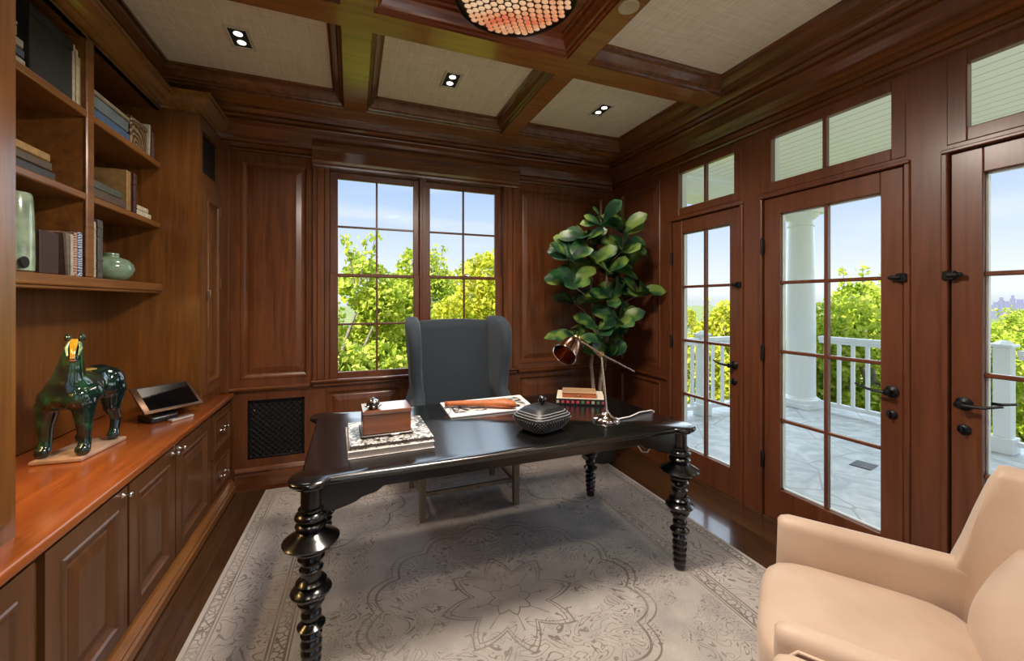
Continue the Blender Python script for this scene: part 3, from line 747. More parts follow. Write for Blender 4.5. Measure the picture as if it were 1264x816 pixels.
mb.loft(rings, True, True); mb.build('tabletop', M_black, dk, smooth=32)
LEG = [(.016, 0), (.026, .004), (.030, .015), (.026, .028), (.031, .034), (.034, .046), (.027, .058), (.033, .066), (.035, .078), (.027, .09), (.035, .098), (.037, .11), (.027, .123), (.036, .13), (.038, .143), (.028, .156),
       (.034, .162), (.038, .175), (.030, .186), (.032, .19), (.047, .202), (.049, .208), (.036, .216), (.028, .222), (.034, .236), (.036, .252), (.028, .262), (.033, .268), (.040, .285), (.048, .298), (.045, .306), (.052, .312), (.068, .330), (.072, .338), (.068, .345), (.050, .354), (.042, .360),
       (.050, .364), (.054, .372), (.046, .380), (.036, .386), (.034, .40), (.040, .412), (.042, .42), (.032, .43), (.032, .44), (.042, .452), (.047, .46), (.040, .47), (.044, .474), (.056, .484), (.058, .492), (.050, .498), (.088, .512), (.098, .520), (.099, .526), (.090, .533), (.066, .546), (.046, .560), (.040, .566),
       (.052, .572), (.056, .582), (.050, .592), (.042, .596), (.052, .602), (.058, .613), (.054, .624), (.042, .630), (.038, .634), (.045, .638), (.045, .644), (.036, .65), (.036, DZl-.03)]
LX, LY = hx-.04, hy-.04
for sx, sy in ((-1, -1), (1, -1), (1, 1), (-1, 1)):
    mb = MB(); mb.lathe(LEG, (sx*LX, sy*LY, 0), 28); mb.build('leg', M_black, dk, smooth=50)
def apron(a, b, horizontal, pos, th):
    L = b-a
    prof = [(a, DZl-.035), (b, DZl-.035), (b, .625), (b-.05, .620), (b-.10, .632), (b-.125, .640), (b-.15, .655), (b-.20, .665), (b-.23, .685), (a+.23, .685), (a+.20, .665), (a+.15, .655), (a+.125, .640), (a+.10, .632), (a+.05, .620), (a, .625)]
    mb = MB()
    if horizontal: mb.prism(prof, lambda u, v: (u, pos, v), lambda u, v: (u, pos+th, v), .002, 1)
    else: mb.prism(prof, lambda u, v: (pos, u, v), lambda u, v: (pos+th, u, v), .002, 1)
    mb.build('apron', M_black, dk)
apron(-LX+.03, LX-.03, True, -hy+.03, .02); apron(-LX+.03, LX-.03, True, hy-.05, .02)
apron(-LY+.03, LY-.03, False, -hx+.03, .02); apron(-LY+.03, LY-.03, False, hx-.05, .02)

# items on desk ------------------------------------------------------------
zt = DZ+.0006
def brw(name, s=30):
    m, nt, b = newmat(name); tc = nd(nt, 'ShaderNodeTexCoord'); vo = nd(nt, 'ShaderNodeTexNoise'); vo.inputs['Scale'].default_value = s; vo.inputs['Detail'].default_value = 6; vo.inputs['Distortion'].default_value = 2
    nt.links.new(tc.outputs['Object'], vo.inputs['Vector']); r = ramp(nt, [(.46, (.02, .02, .025)), (.5, (.5, .48, .45)), (.6, (.75, .72, .68))], vo.outputs[0])
    nt.links.new(r.outputs[0], b.inputs['Base Color']); b.inputs['Roughness'].default_value = .35; return m
book((.345, 2.02, zt), .032, .36, .365, cov((.62, .58, .52)), 'thick pale book at the bottom of the pile on the desk', 'books under the wooden box', lay=True, rz=math.radians(-88), pages=plain('pale_page', (.7, .63, .55), .7))
bpy.context.view_layer.update()
def flatbook(cx, cy, z0, w, d, th, rz, cover, pagem, label, group, parts=None):
    t = thing('book', (cx, cy, z0), label, 'book', group, rz)
    mb = MB(); mb.box(-w/2, w/2, -d/2, d/2, 0, .003, .001); mb.box(-w/2, w/2, -d/2, d/2, th-.003, th, .001); mb.box(-w/2, w/2, d/2-.003, d/2+.002, 0, th, .001); mb.build('cover', cover, t)
    mb = MB(); mb.box(-w/2+.004, w/2-.004, -d/2+.004, d/2-.003, .003, th-.003); mb.build('page_block', pagem, t); return t
# replace the first pile book by one whose page edge faces the room
for o in [o for o in bpy.data.objects if o.get('label', '').startswith('thick pale book at the bottom')]:
    for c in list(o.children): bpy.data.objects.remove(c)
    bpy.data.objects.remove(o)
M_page = plain('page_edges', (.62, .52, .44), .7, noise=.12, nscale=120)
flatbook(.158, 2.0, zt, .358, .37, .030, math.radians(2), cov((.62, .6, .58)), M_page, 'thick pale book at the bottom of the pile on the desk', 'books under the wooden box')
flatbook(.162, 2.005, zt+.0305, .35, .355, .019, math.radians(1), brw('black_white_jacket'), plain('dark_edges', (.12, .085, .07), .6, noise=.6, nscale=50), 'thinner black and white patterned book directly under the wooden box', 'books under the wooden box')
zb_ = zt+.0505
wb = thing('wooden_box', (.147, 1.985, zb_), 'brown wooden lidded box on two stacked books at the desk left', 'box', rz=math.radians(1.5))
M_box = wood('cigar_box_wood', (.13, .035, .012), (.24, .075, .025), 'x', rough=.3)
mb = MB(); mb.box(-.112, .112, -.088, .088, 0, .012, .003); mb.build('box_base', plain('dark_box_base', (.03, .014, .008), .35), wb)
mb = MB(); mb.box(-.103, .103, -.078, .078, .0122, .098, .002); mb.build('box_body', M_box, wb)
mb = MB(); mb.box(-.107, .107, -.082, .082, .0982, .116, .004, 2); mb.build('lid', wood('box_lid_wood', (.13, .04, .016), (.25, .085, .03), 'x', rough=.18, coat=.8), wb)
mb = MB(); mb.box(.015, .05, -.0895, -.088, .003, .009, .0005); mb.build('silver_plate', M_nickel, wb)
tk = thing('trinket_pot', (.090, 1.955, zb_+.1165), 'small black and silver trinket pot on top of the wooden box', 'trinket')
mb = MB(); mb.lathe([(.018, 0), (.026, .004), (.030, .014), (.028, .024), (.024, .028)], seg=20); mb.build('pot_body', plain('black_enamel', (.01, .01, .01), .12, coat=.6), tk, smooth=50)
mb = MB(); mb.lathe([(.026, .0282), (.028, .031), (.024, .037), (.012, .042), (.005, .044), (.006, .048), (.001, .05)], seg=20); mb.build('lid', M_chrome, tk, smooth=50)
mb = MB()
for k in range(8):
    a = 2*PI*k/8; mb.sphere((.030*math.cos(a), .030*math.sin(a), .012), .006, 8, 6)
mb.build('bead_band', M_chrome, tk, smooth=60)
# open magazine
mg = thing('magazine', (.785, 2.425, zt), 'open white-bordered magazine lying on the desk in front of the chair', 'magazine', rz=math.radians(0))
mpoly = [(-.275, -.18), (.005, -.172), (.245, -.165), (.29, .175), (.02, .165), (-.265, .155)]
mb = MB(); mb.prism(mpoly, lambda a, b: (a, b, 0), lambda a, b: (a, b, .010), .002, 1); mb.build('pages', plain('white_page', (.85, .85, .84), .5), mg)
for q, (x0, x1) in enumerate(((-.235, -.02), (.045, .245))):
    mb = MB(); mb.prism([(x0, -.125), (x1-.02, -.12), (x1, .125), (x0+.01, .115)], lambda a, b: (a, b, .0098), lambda a, b: (a, b, .0106))
    mb.build('photo_print', brw('grey_photo_print_%d' % q, 9), mg)
# spectacles and leather case
sp = thing('eyeglasses', (.53, 2.295, zt+.011), 'thin black wire eyeglasses on the open magazine', 'glasses', rz=.5)
mb = MB()
for sx in (-1, 1):
    mb.tube([(sx*.033+.024*math.cos(t*2*PI/16), 0, .022+.02*math.sin(t*2*PI/16)) for t in range(17)], .0016, 6)
mb.tube([(-.009, 0, .026), (0, 0, .032), (.009, 0, .026)], .0016, 6); mb.build('lens_frame', M_iron, sp, smooth=60)
for sx in (-1, 1):
    mb = MB(); mb.tube([(sx*.058, 0, .026), (sx*.058, .11, .010), (sx*.052, .13, .002)], .0015, 6); mb.build('temple_arm', M_iron, sp, smooth=60)
lc = thing('leather_case', (.73, 2.36, zt+.0115), 'tan leather glasses case, narrow at one end, on the open magazine', 'case')
mb = MB()
path = [(-.205, .09, .020), (-.19, .083, .022), (-.12, .055, .025), (-.04, .02, .026), (.05, -.02, .028), (.12, -.055, .029), (.165, -.085, .024), (.18, -.1, .02)]
mb.tube(path, [.012, .019, .021, .024, .031, .037, .029, .010], 14, (1, .72)); mb.build('case_body', plain('tan_leather', (.45, .13, .035), .45, noise=.25, nscale=25, bump=.2), lc, smooth=60)
mb = MB(); mb.tube([(-.204, .090, .02), (-.188, .082, .022)], [.0205, .0205], 14, (1, .75)); mb.build('cap_band', plain('dark_tan_band', (.25, .06, .02), .4), lc, smooth=40)
mb = MB(); mb.tube([(-.10, .115, .004), (0, .10, .012), (.09, .05, .014), (.15, .0, .010)], [.008, .012, .013, .008], 10, (1, .6)); mb.build('flap', plain('pale_tan_leather', (.5, .22, .09), .5, noise=.2), lc, smooth=60)
# beaded basket
def beaded(name):
    m, nt, b = newmat(name); tc = nd(nt, 'ShaderNodeTexCoord')
    mp = nd(nt, 'ShaderNodeMapping'); mp.inputs['Scale'].default_value = (95, 95, 130); nt.links.new(tc.outputs['Object'], mp.inputs[0])
    vo = nd(nt, 'ShaderNodeTexVoronoi'); vo.inputs['Scale'].default_value = 1; vo.inputs['Randomness'].default_value = .15; nt.links.new(mp.outputs[0], vo.inputs['Vector'])
    r = ramp(nt, [(.30, (.5, .5, .5)), (.36, (.012, .012, .013))], vo.outputs['Distance']); nt.links.new(r.outputs[0], b.inputs['Base Color']); b.inputs['Roughness'].default_value = .3
    return m
bk = thing('beaded_basket', (.905, 1.895, zt), 'black lidded basket covered in white dots with a ball finial', 'basket', rz=math.radians(20))
M_lacq = plain('black_lacquer', (.006, .006, .008), .45); M_bead = plain('white_bead', (.55, .55, .54), .4)
def sq_ring(hw, hd, z, n=8, p=5.0):
    pts = []
    for i in range(4*n):
        t = 2*PI*(i+.5)/(4*n); c, s_ = math.cos(t), math.sin(t)
        k = (abs(c)**p+abs(s_)**p)**(-1/p); pts.append((hw*k*c, hd*k*s_, z))
    return pts
BP = [(.078, .066, 0), (.086, .073, .004), (.106, .09, .026), (.126, .107, .052), (.131, .111, .066), (.128, .109, .072)]
mb = MB(); mb.loft([sq_ring(*q) for q in BP], True, True); mb.build('basket_body', M_lacq, bk, smooth=50)
LP = [(.126, .107, .0725), (.124, .105, .078), (.106, .09, .096), (.088, .073, .110), (.084, .069, .114), (.066, .054, .121), (.034, .028, .126), (.004, .004, .127)]
mb = MB(); mb.loft([sq_ring(*q) for q in LP], True, True); mb.build('lid', M_lacq, bk, smooth=50)
def interp(P, z):
    for q0, q1 in zip(P, P[1:]):
        if q0[2] <= z <= q1[2]:
            f = (z-q0[2])/(q1[2]-q0[2]+1e-9); return (q0[0]+(q1[0]-q0[0])*f, q0[1]+(q1[1]-q0[1])*f, z)
    return P[-1]
mb = MB()
for row in range(7):
    z = .009+row*.0092; hw, hd, _ = interp(BP, z); n = 48
    for i in range(n):
        t = 2*PI*(i+.5*(row % 2))/n; c, s_ = math.cos(t), math.sin(t); k = (abs(c)**5+abs(s_)**5)**(-.2)
        bmesh.ops.create_icosphere(mb.bm, subdivisions=1, radius=.0021, matrix=Matrix.Translation((hw*k*c, hd*k*s_, z)))
o = mb.build('bead_rows', M_bead, bk); o['kind'] = 'stuff'
mb = MB()
for z in (.078, .088, .098):
    hw, hd, _ = interp(LP, z); r_ = sq_ring(hw+.0006, hd+.0006, z); mb.tube(r_+[r_[0]], .0013, 5)
mb.build('rim_cords', M_bead, bk)
mb = MB(); mb.lathe([(.010, .125), (.007, .129), (.010, .132), (.018, .140), (.0205, .15), (.018, .16), (.009, .168), (.001, .17)], seg=18); mb.build('finial', plain('black_glaze', (.008, .008, .009), .08, coat=.7), bk, smooth=60)
# stack at the back right
def spine_mat():
    m, nt, b = newmat('coloured_spine'); tc = nd(nt, 'ShaderNodeTexCoord'); sx = nd(nt, 'ShaderNodeSeparateXYZ'); nt.links.new(tc.outputs['Object'], sx.inputs[0])
    f = math_(nt, 'FRACT', math_(nt, 'MULTIPLY', sx.outputs[0], 32)); on = math_(nt, 'LESS_THAN', math_(nt, 'ABSOLUTE', math_(nt, 'SUBTRACT', f, .5)), .27)
    cell = math_(nt, 'FLOOR', math_(nt, 'MULTIPLY', sx.outputs[0], 32)); wn = nd(nt, 'ShaderNodeTexWhiteNoise', noise_dimensions='1D'); nt.links.new(cell, wn.inputs['W'])
    zz = math_(nt, 'MULTIPLY', math_(nt, 'GREATER_THAN', sx.outputs[2], .010), math_(nt, 'LESS_THAN', sx.outputs[2], .027))
    r = ramp(nt, [(0, (.5, .05, .06)), (.3, (.45, .4, .3)), (.55, (.08, .2, .08)), (.8, (.5, .4, .25)), (1, (.1, .2, .3))], wn.outputs['Value']); r.color_ramp.interpolation = 'CONSTANT'
    mx = nd(nt, 'ShaderNodeMixRGB'); mx.inputs[1].default_value = (.012, .012, .012, 1); nt.links.new(math_(nt, 'MULTIPLY', on, zz), mx.inputs[0]); nt.links.new(r.outputs[0], mx.inputs[2])
    nt.links.new(mx.outputs[0], b.inputs['Base Color']); b.inputs['Roughness'].default_value = .4; return m
t = thing('book', (1.395, 2.345, zt), 'thick black-spined book with coloured spine marks under the orange box', 'book', rz=math.radians(-30))
mb = MB(); mb.box(-.15, .15, -.125, -.121, 0, .038, .001); mb.build('spine', spine_mat(), t)
mb = MB(); mb.box(-.15, .15, -.121, .125, 0, .003, .001); mb.box(-.15, .15, -.121, .125, .035, .038, .001); mb.build('cover', plain('cream_cover', (.66, .58, .46), .4), t)
mb = MB(); mb.box(-.146, .146, -.12, .12, .0032, .0348); mb.build('page_block', plain('silvery_pages', (.6, .62, .64), .5), t)
t = thing('cigar_box', (1.375, 2.325, zt+.0385), 'flat orange-brown wooden box on the black-spined book', 'box', rz=math.radians(-30))
mb = MB(); mb.box(-.105, .105, -.07, .07, 0, .028, .002); mb.build('box_body', plain('orange_wood', (.36, .1, .03), .4, noise=.2), t)
mb = MB(); mb.box(-.108, .108, -.073, .073, .0283, .034, .002); mb.build('lid', wood('box_top_wood', (.3, .15, .07), (.5, .32, .18), 'x'), t)
mb = MB(); mb.box(-.01, .012, -.0735, -.07, .010, .02, .001); mb.build('clasp', M_brass, t)
# desk lamp
lp = thing('desk_lamp', (1.292, 1.90, zt), 'chrome adjustable desk lamp with a bell shade at the desk right', 'lamp')
mb = MB(); mb.lathe([(.072, 0), (.074, .006), (.068, .016), (.05, .026), (.026, .034), (.014, .046), (.010, .06), (.009, .075)], seg=32); mb.build('base', plain('mirror_copper_chrome', (.6, .5, .46), .12, 1), lp, smooth=50)
mb = MB(); mb.tube([(0, 0, .07), (-.012, 0, .2), (-.030, 0, .352)], [.0075, .007, .006], 12); mb.build('pole', M_chrome, lp, smooth=60)
J0 = Vector((-.036, 0, .366)); A0 = Vector((-.186, 0, .457)); A1 = Vector((.188, 0, .254))
mb = MB(); mb.tube([A0, J0, A1], [.006, .0055, .0045], 10); mb.build('arm', plain('copper_chrome_arm', (.62, .48, .42), .15, 1), lp, smooth=60)
mb = MB(); mb.lathe([(.001, -.02), (.012, -.018), (.014, 0), (.012, .018), (.001, .02)], J0, 14, Matrix.Rotation(PI/2, 4, 'X')); mb.sphere(J0+Vector((0, 0, -.012)), .011, 10, 8); mb.build('pivot_joint', M_brass, lp, smooth=50)
mb = MB(); mb.sphere(A0, .016, 12, 8); mb.sphere(A0+Vector((.02, 0, -.006)), .011, 10, 8); mb.build('shade_joint', M_brass, lp, smooth=60)
ax = Vector((-.72, -.42, -.55)).normalized(); Ms = Matrix.Translation(A0) @ Vector((0, 0, 1)).rotation_difference(ax).to_matrix().to_4x4()
mb = MB(); pr = [(.012, .005), (.018, .012), (.030, .022), (.042, .045), (.052, .08), (.060, .125), (.062, .138), (.060, .138), (.050, .08), (.040, .045), (.02, .02), (.002, .018)]
mb.lathe([(r, z) for r, z in pr], (0, 0, 0), 28, Ms, cap=False); mb.build('shade', M_copper, lp, smooth=60)
mb = MB(); mb.lathe([(.062, .136), (.0645, .138), (.0645, .142), (.061, .143), (.0605, .139)], (0, 0, 0), 28, Ms, cap=False); mb.build('shade_rim', M_chrome, lp, smooth=60)
cd = MB(); cd.tube([(1.362, 1.886, zt+.004), (1.45, 1.90, zt+.004), (1.56, 1.955, zt+.004), (1.652, 1.965, zt+.004), (1.672, 1.967, zt-.004), (1.677, 1.968, .70), (1.672, 1.985, .56), (1.67, 2.02, .505), (1.67, 2.07, .49), (1.665, 2.10, .515), (1.655, 2.12, .55), (1.63, 2.135, .60), (1.615, 2.14, .64)], .0042, 8)
tag(cd.build('lamp_cord', plain('white_cord', (.75, .74, .72), .5), smooth=60), 'white lamp cord running off the desk edge and looping below', 'cord')

# ------------------------------------------------------------------ rug
RCX, RCY, RW, RL = .70, 1.82, 1.35, 1.68
def rug_mat():
    m, nt, b = newmat('faded_oriental_rug'); tc = nd(nt, 'ShaderNodeTexCoord'); sp = nd(nt, 'ShaderNodeSeparateXYZ'); nt.links.new(tc.outputs['Object'], sp.inputs[0])
    X, Y = sp.outputs[0], sp.outputs[1]
    nz = nd(nt, 'ShaderNodeTexNoise'); nz.inputs['Scale'].default_value = 7; nz.inputs['Detail'].default_value = 4; nt.links.new(tc.outputs['Object'], nz.inputs['Vector'])
    wear = nd(nt, 'ShaderNodeTexNoise'); wear.inputs['Scale'].default_value = 2.6; wear.inputs['Detail'].default_value = 8; wear.inputs['Roughness'].default_value = .7; nt.links.new(tc.outputs['Object'], wear.inputs['Vector'])
    aX = math_(nt, 'ABSOLUTE', X); aY = math_(nt, 'ABSOLUTE', Y)
    # distance in from the edge
    de = math_(nt, 'MINIMUM', math_(nt, 'SUBTRACT', RW, aX), math_(nt, 'SUBTRACT', RL, aY))
    def line(v, c, w): return math_(nt, 'LESS_THAN', math_(nt, 'ABSOLUTE', math_(nt, 'SUBTRACT', v, c)), w)
    lines = None
    for c, w in ((.025, .004), (.075, .0045), (.09, .003), (.33, .0045), (.345, .003), (.40, .005), (.415, .003)):
        l = line(de, c, w); lines = l if lines is None else math_(nt, 'MAXIMUM', lines, l)
    # dotted guard stripes
    dots = nd(nt, 'ShaderNodeTexVoronoi', feature='DISTANCE_TO_EDGE'); dots.inputs['Scale'].default_value = 34; nt.links.new(tc.outputs['Object'], dots.inputs['Vector'])
    dl = math_(nt, 'LESS_THAN', dots.outputs[0], .09)
    gs = math_(nt, 'MAXIMUM', math_(nt, 'MULTIPLY', math_(nt, 'GREATER_THAN', de, .028), math_(nt, 'LESS_THAN', de, .072)), math_(nt, 'MULTIPLY', math_(nt, 'GREATER_THAN', de, .35), math_(nt, 'LESS_THAN', de, .395)))
    lines = math_(nt, 'MAXIMUM', lines, math_(nt, 'MULTIPLY', dl, gs))
    # arabesque outlines: warped, mirrored
    cmb = nd(nt, 'ShaderNodeCombineXYZ'); nt.links.new(aX, cmb.inputs[0]); nt.links.new(aY, cmb.inputs[1])
    def arab(scale, dist, th, det=1.2):
        v = nd(nt, 'ShaderNodeTexNoise'); v.inputs['Scale'].default_value = scale; v.inputs['Detail'].default_value = det; v.inputs['Distortion'].default_value = dist; nt.links.new(cmb.outputs[0], v.inputs['Vector'])
        a = math_(nt, 'ABSOLUTE', math_(nt, 'SUBTRACT', math_(nt, 'FRACT', math_(nt, 'MULTIPLY', v.outputs[0], 9)), .5)); return math_(nt, 'LESS_THAN', a, th)
    a1 = arab(5, 1.8, .09); a2 = arab(6.5, 2.2, .10)
    inb = math_(nt, 'MULTIPLY', math_(nt, 'GREATER_THAN', de, .1), math_(nt, 'LESS_THAN', de, .32))
    # vine-work in the border and scattered sprays in the field
    fieldm = math_(nt, 'GREATER_THAN', de, .43)
    sp_n = nd(nt, 'ShaderNodeTexNoise'); sp_n.inputs['Scale'].default_value = 2.4; sp_n.inputs['Detail'].default_value = 2; nt.links.new(cmb.outputs[0], sp_n.inputs['Vector'])
    spray = math_(nt, 'GREATER_THAN', sp_n.outputs[0], .44)
    lines = math_(nt, 'MAXIMUM', lines, math_(nt, 'MULTIPLY', a1, inb))
    lines = math_(nt, 'MAXIMUM', lines, math_(nt, 'MULTIPLY', math_(nt, 'MULTIPLY', a2, fieldm), spray))
    # medallion: eight petals, double outline, and lobed outer frame
    r = math_(nt, 'SQRT', math_(nt, 'ADD', math_(nt, 'MULTIPLY', X, X), math_(nt, 'MULTIPLY', Y, Y)))
    th = math_(nt, 'ARCTAN2', Y, X)
    pet = math_(nt, 'SUBTRACT', 1, math_(nt, 'ABSOLUTE', math_(nt, 'SINE', math_(nt, 'MULTIPLY', th, 4))))
    pet = math_(nt, 'POWER', pet, .55)
    R1 = math_(nt, 'ADD', .19, math_(nt, 'MULTIPLY', pet, .13)); R2 = math_(nt, 'ADD', .17, math_(nt, 'MULTIPLY', pet, .115)); R3 = math_(nt, 'ADD', .07, math_(nt, 'MULTIPLY', pet, .035))
    med = None
    lob = math_(nt, 'ABSOLUTE', math_(nt, 'COSINE', math_(nt, 'MULTIPLY', th, 8)))
    for RR, w in ((R1, .006), (R2, .004), (R3, .004), (math_(nt, 'ADD', .58, math_(nt, 'MULTIPLY', lob, .06)), .006), (math_(nt, 'ADD', .62, math_(nt, 'MULTIPLY', lob, .06)), .004)):
        l = math_(nt, 'LESS_THAN', math_(nt, 'ABSOLUTE', math_(nt, 'SUBTRACT', r, RR)), w); med = l if med is None else math_(nt, 'MAXIMUM', med, l)
    petline = math_(nt, 'MULTIPLY', math_(nt, 'LESS_THAN', math_(nt, 'ABSOLUTE', math_(nt, 'SINE', math_(nt, 'MULTIPLY', th, 4))), .05), math_(nt, 'MULTIPLY', math_(nt, 'GREATER_THAN', r, .1), math_(nt, 'LESS_THAN', r, .2)))
    lines = math_(nt, 'MAXIMUM', lines, math_(nt, 'MAXIMUM', med, petline))
    # curved spandrels near the corners
    dx = math_(nt, 'SUBTRACT', aX, .93); dy = math_(nt, 'SUBTRACT', aY, 1.26); rs = math_(nt, 'SQRT', math_(nt, 'ADD', math_(nt, 'MULTIPLY', dx, dx), math_(nt, 'MULTIPLY', dy, dy)))
    ths = math_(nt, 'ARCTAN2', dy, dx); Rs = math_(nt, 'ADD', .5, math_(nt, 'MULTIPLY', math_(nt, 'ABSOLUTE', math_(nt, 'SINE', math_(nt, 'MULTIPLY', ths, 6))), .06))
    lines = math_(nt, 'MAXIMUM', lines, math_(nt, 'MULTIPLY', fieldm, math_(nt, 'LESS_THAN', math_(nt, 'ABSOLUTE', math_(nt, 'SUBTRACT', rs, Rs)), .006)))
    wr = ramp(nt, [(.34, (.25, .25, .25)), (.58, (1, 1, 1))], wear.outputs[0])
    fac = math_(nt, 'MULTIPLY', lines, wr.outputs[0])
    base = ramp(nt, [(.30, (.36, .31, .275)), (.5, (.45, .395, .355)), (.7, (.53, .475, .43))], wear.outputs[0])
    fld = ramp(nt, [(.3, (.33, .31, .295)), (.5, (.43, .39, .35)), (.7, (.52, .47, .42))], nz.outputs[0])
    mx0 = nd(nt, 'ShaderNodeMixRGB'); nt.links.new(math_(nt, 'MULTIPLY', fieldm, .7), mx0.inputs[0]); nt.links.new(base.outputs[0], mx0.inputs[1]); nt.links.new(fld.outputs[0], mx0.inputs[2])
    mx = nd(nt, 'ShaderNodeMixRGB'); nt.links.new(fac, mx.inputs[0]); nt.links.new(mx0.outputs[0], mx.inputs[1]); mx.inputs[2].default_value = (.19, .155, .13, 1)
    fine = nd(nt, 'ShaderNodeTexNoise'); fine.inputs['Scale'].default_value = 220; fine.inputs['Detail'].default_value = 2; nt.links.new(tc.outputs['Object'], fine.inputs['Vector'])
    fr = ramp(nt, [(.3, (.85, .85, .85)), (.7, (1.1, 1.1, 1.1))], fine.outputs[0]); mm = nd(nt, 'ShaderNodeMixRGB', blend_type='MULTIPLY'); mm.inputs[0].default_value = 1
    nt.links.new(mx.outputs[0], mm.inputs[1]); nt.links.new(fr.outputs[0], mm.inputs[2]); nt.links.new(mm.outputs[0], b.inputs['Base Color'])
    b.inputs['Roughness'].default_value = .9; b.inputs['Sheen Weight'].default_value = .15
    bp = nd(nt, 'ShaderNodeBump'); bp.inputs['Strength'].default_value = .25; bp.inputs['Distance'].default_value = .003; nt.links.new(fine.outputs[0], bp.inputs['Height']); nt.links.new(bp.outputs[0], b.inputs['Normal'])
    return m
mb = MB(); mb.box(-RW, RW, -RL, RL, .0005, .0085, .003, 2)
rg = mb.build('rug', rug_mat(), loc=(RCX, RCY, 0)); rg.rotation_euler = (0, 0, math.radians(-1.7))
tag(rg, 'faded beige and grey oriental rug with a flower medallion under the desk', 'rug')

# ------------------------------------------------------------------ wing chair at the desk
M_slate = plain('slate_blue_wool', (.020, .030, .042), .85, noise=.18, nscale=90, bump=.25, sheen=.12)
M_ash = wood('grey_ash_wood', (.16, .125, .075), (.28, .225, .145), 'z', rough=.5, coat=0)
wc = thing('wing_chair', (.745, 2.92, .0087), 'slate grey upholstered wingback chair behind the black desk', 'chair')
for sx in (-1, 1):
    for yy_, sl in ((-.26, 0), (.2, .06)):
        mb = MB(); x = sx*.322
        mb.loft([[(x-.018, yy_-.018+sl, 0), (x+.018, yy_-.018+sl, 0), (x+.018, yy_+.018+sl, 0), (x-.018, yy_+.018+sl, 0)], [(x-.022, yy_-.022, .36), (x+.022, yy_-.022, .36), (x+.022, yy_+.022, .36), (x-.022, yy_+.022, .36)]], True, True)
        mb.build('leg', M_ash, wc)
    mb = MB(); mb.box(sx*.322-.010, sx*.322+.010, -.24, .235, .142, .170, .002); mb.build('stretcher', M_ash, wc)
mb = MB(); mb.box(-.302, .302, -.235, -.215, .140, .168, .002); mb.build('stretcher', M_ash, wc)
mb = MB(); mb.box(-.36, .36, -.28, .26, .33, .42, .025, 3); mb.build('seat_frame', M_slate, wc, smooth=50)
mb = MB(); mb.box(-.30, .30, -.29, .16, .415, .52, .04, 4); mb.build('seat_cushion', M_slate, wc, smooth=60)
mb = MB()
rings = []
for k in range(15):
    t = k/14; z = .40+t*.85; yb = .13+t*.09; hw = .275+.015*t; th = .10-.03*t
    if k == 14: z -= .005
    crown_ = .012*(1 if k == 14 else 0)
    n = 12; ring = []
    for i in range(n+1):
        u = -1+2*i/n; ring.append((hw*u, yb-.018*(1-u*u), z+(.016*(1-u*u) if k >= 13 else 0)))
    for i in range(n+1):
        u = 1-2*i/n; ring.append((hw*u, yb+th, z+(.016*(1-u*u) if k >= 13 else 0)))
    rings.append(ring)
last = rings[-1]; cx_ = [Vector(p) for p in last]
rings.append([Vector((p.x*.97, p.y*.6+(.22+.035)*.4, p.z+.014)) for p in cx_])
mb.loft(rings, True, True); mb.build('backrest', M_slate, wc, smooth=60)
for sx in (-1, 1):
    mb = MB(); rings = []
    zs = [.42, .52, .62, .66, .70, .76, .84, .92, 1.0, 1.08, 1.15, 1.21, 1.25, 1.275, 1.285]
    yfr = [-.25, -.25, -.245, -.22, -.13, -.06, -.05, -.055, -.065, -.07, -.06, -.03, .02, .07, .12]
    for z, yf in zip(zs, yfr):
        t = max(0, (z-.6)/.65); xo = sx*(.335+.012*t+.030*max(0, t-.3)); xi = sx*(.262+.012*t); yb = .25+.06*t
        if z <= .66: xo, xi = sx*.375, sx*.285
        if z == .70: xo, xi = sx*.36, sx*.278
        if z >= 1.27: xo -= sx*.012; xi += sx*.006; yb -= .03
        r = .5*(xo-xi); cxm = .5*(xo+xi)
        flare = sx*(.035 if z > .75 else 0)*min(1, (z-.7)/.2 if z > .7 else 0)
        ring = []
        for i in range(9):
            a = PI*i/8; ring.append((cxm+r*math.cos(a)+flare*.6, yf+.035-abs(r)*1.0*math.sin(a), z))
        ring += [(xi, (yf+yb)/2, z), (xi, yb, z), (xo, yb, z), (xo+flare*.15, (yf+yb)/2, z)]
        rings.append(ring)
    top = [Vector(p) for p in rings[-1]]; c = sum(top, Vector())/len(top)
    rings.append([c+(p-c)*.7+Vector((0, 0, .010)) for p in top])
    mb.loft(rings, True, True); mb.build('wing', M_slate, wc, smooth=60)

# ------------------------------------------------------------------ armchairs
def leather():
    m, nt, b = newmat('blush_leather'); tc = nd(nt, 'ShaderNodeTexCoord')
    n = nd(nt, 'ShaderNodeTexNoise'); n.inputs['Scale'].default_value = 5; n.inputs['Detail'].default_value = 5; nt.links.new(tc.outputs['Object'], n.inputs['Vector'])
    r = ramp(nt, [(.3, (.49, .345, .245)), (.7, (.585, .435, .325))], n.outputs[0]); nt.links.new(r.outputs[0], b.inputs['Base Color']); b.inputs['Roughness'].default_value = .5; b.inputs['Sheen Weight'].default_value = .25
    v = nd(nt, 'ShaderNodeTexVoronoi'); v.inputs['Scale'].default_value = 260; nt.links.new(tc.outputs['Object'], v.inputs['Vector'])
    bp = nd(nt, 'ShaderNodeBump'); bp.inputs['Strength'].default_value = .08; bp.inputs['Distance'].default_value = .002; nt.links.new(v.outputs[0], bp.inputs['Height']); nt.links.new(bp.outputs[0], b.inputs['Normal'])
    return m
M_leather = leather()
M_walnut = wood('walnut_leg', (.05, .02, .01), (.12, .05, .025), 'z')
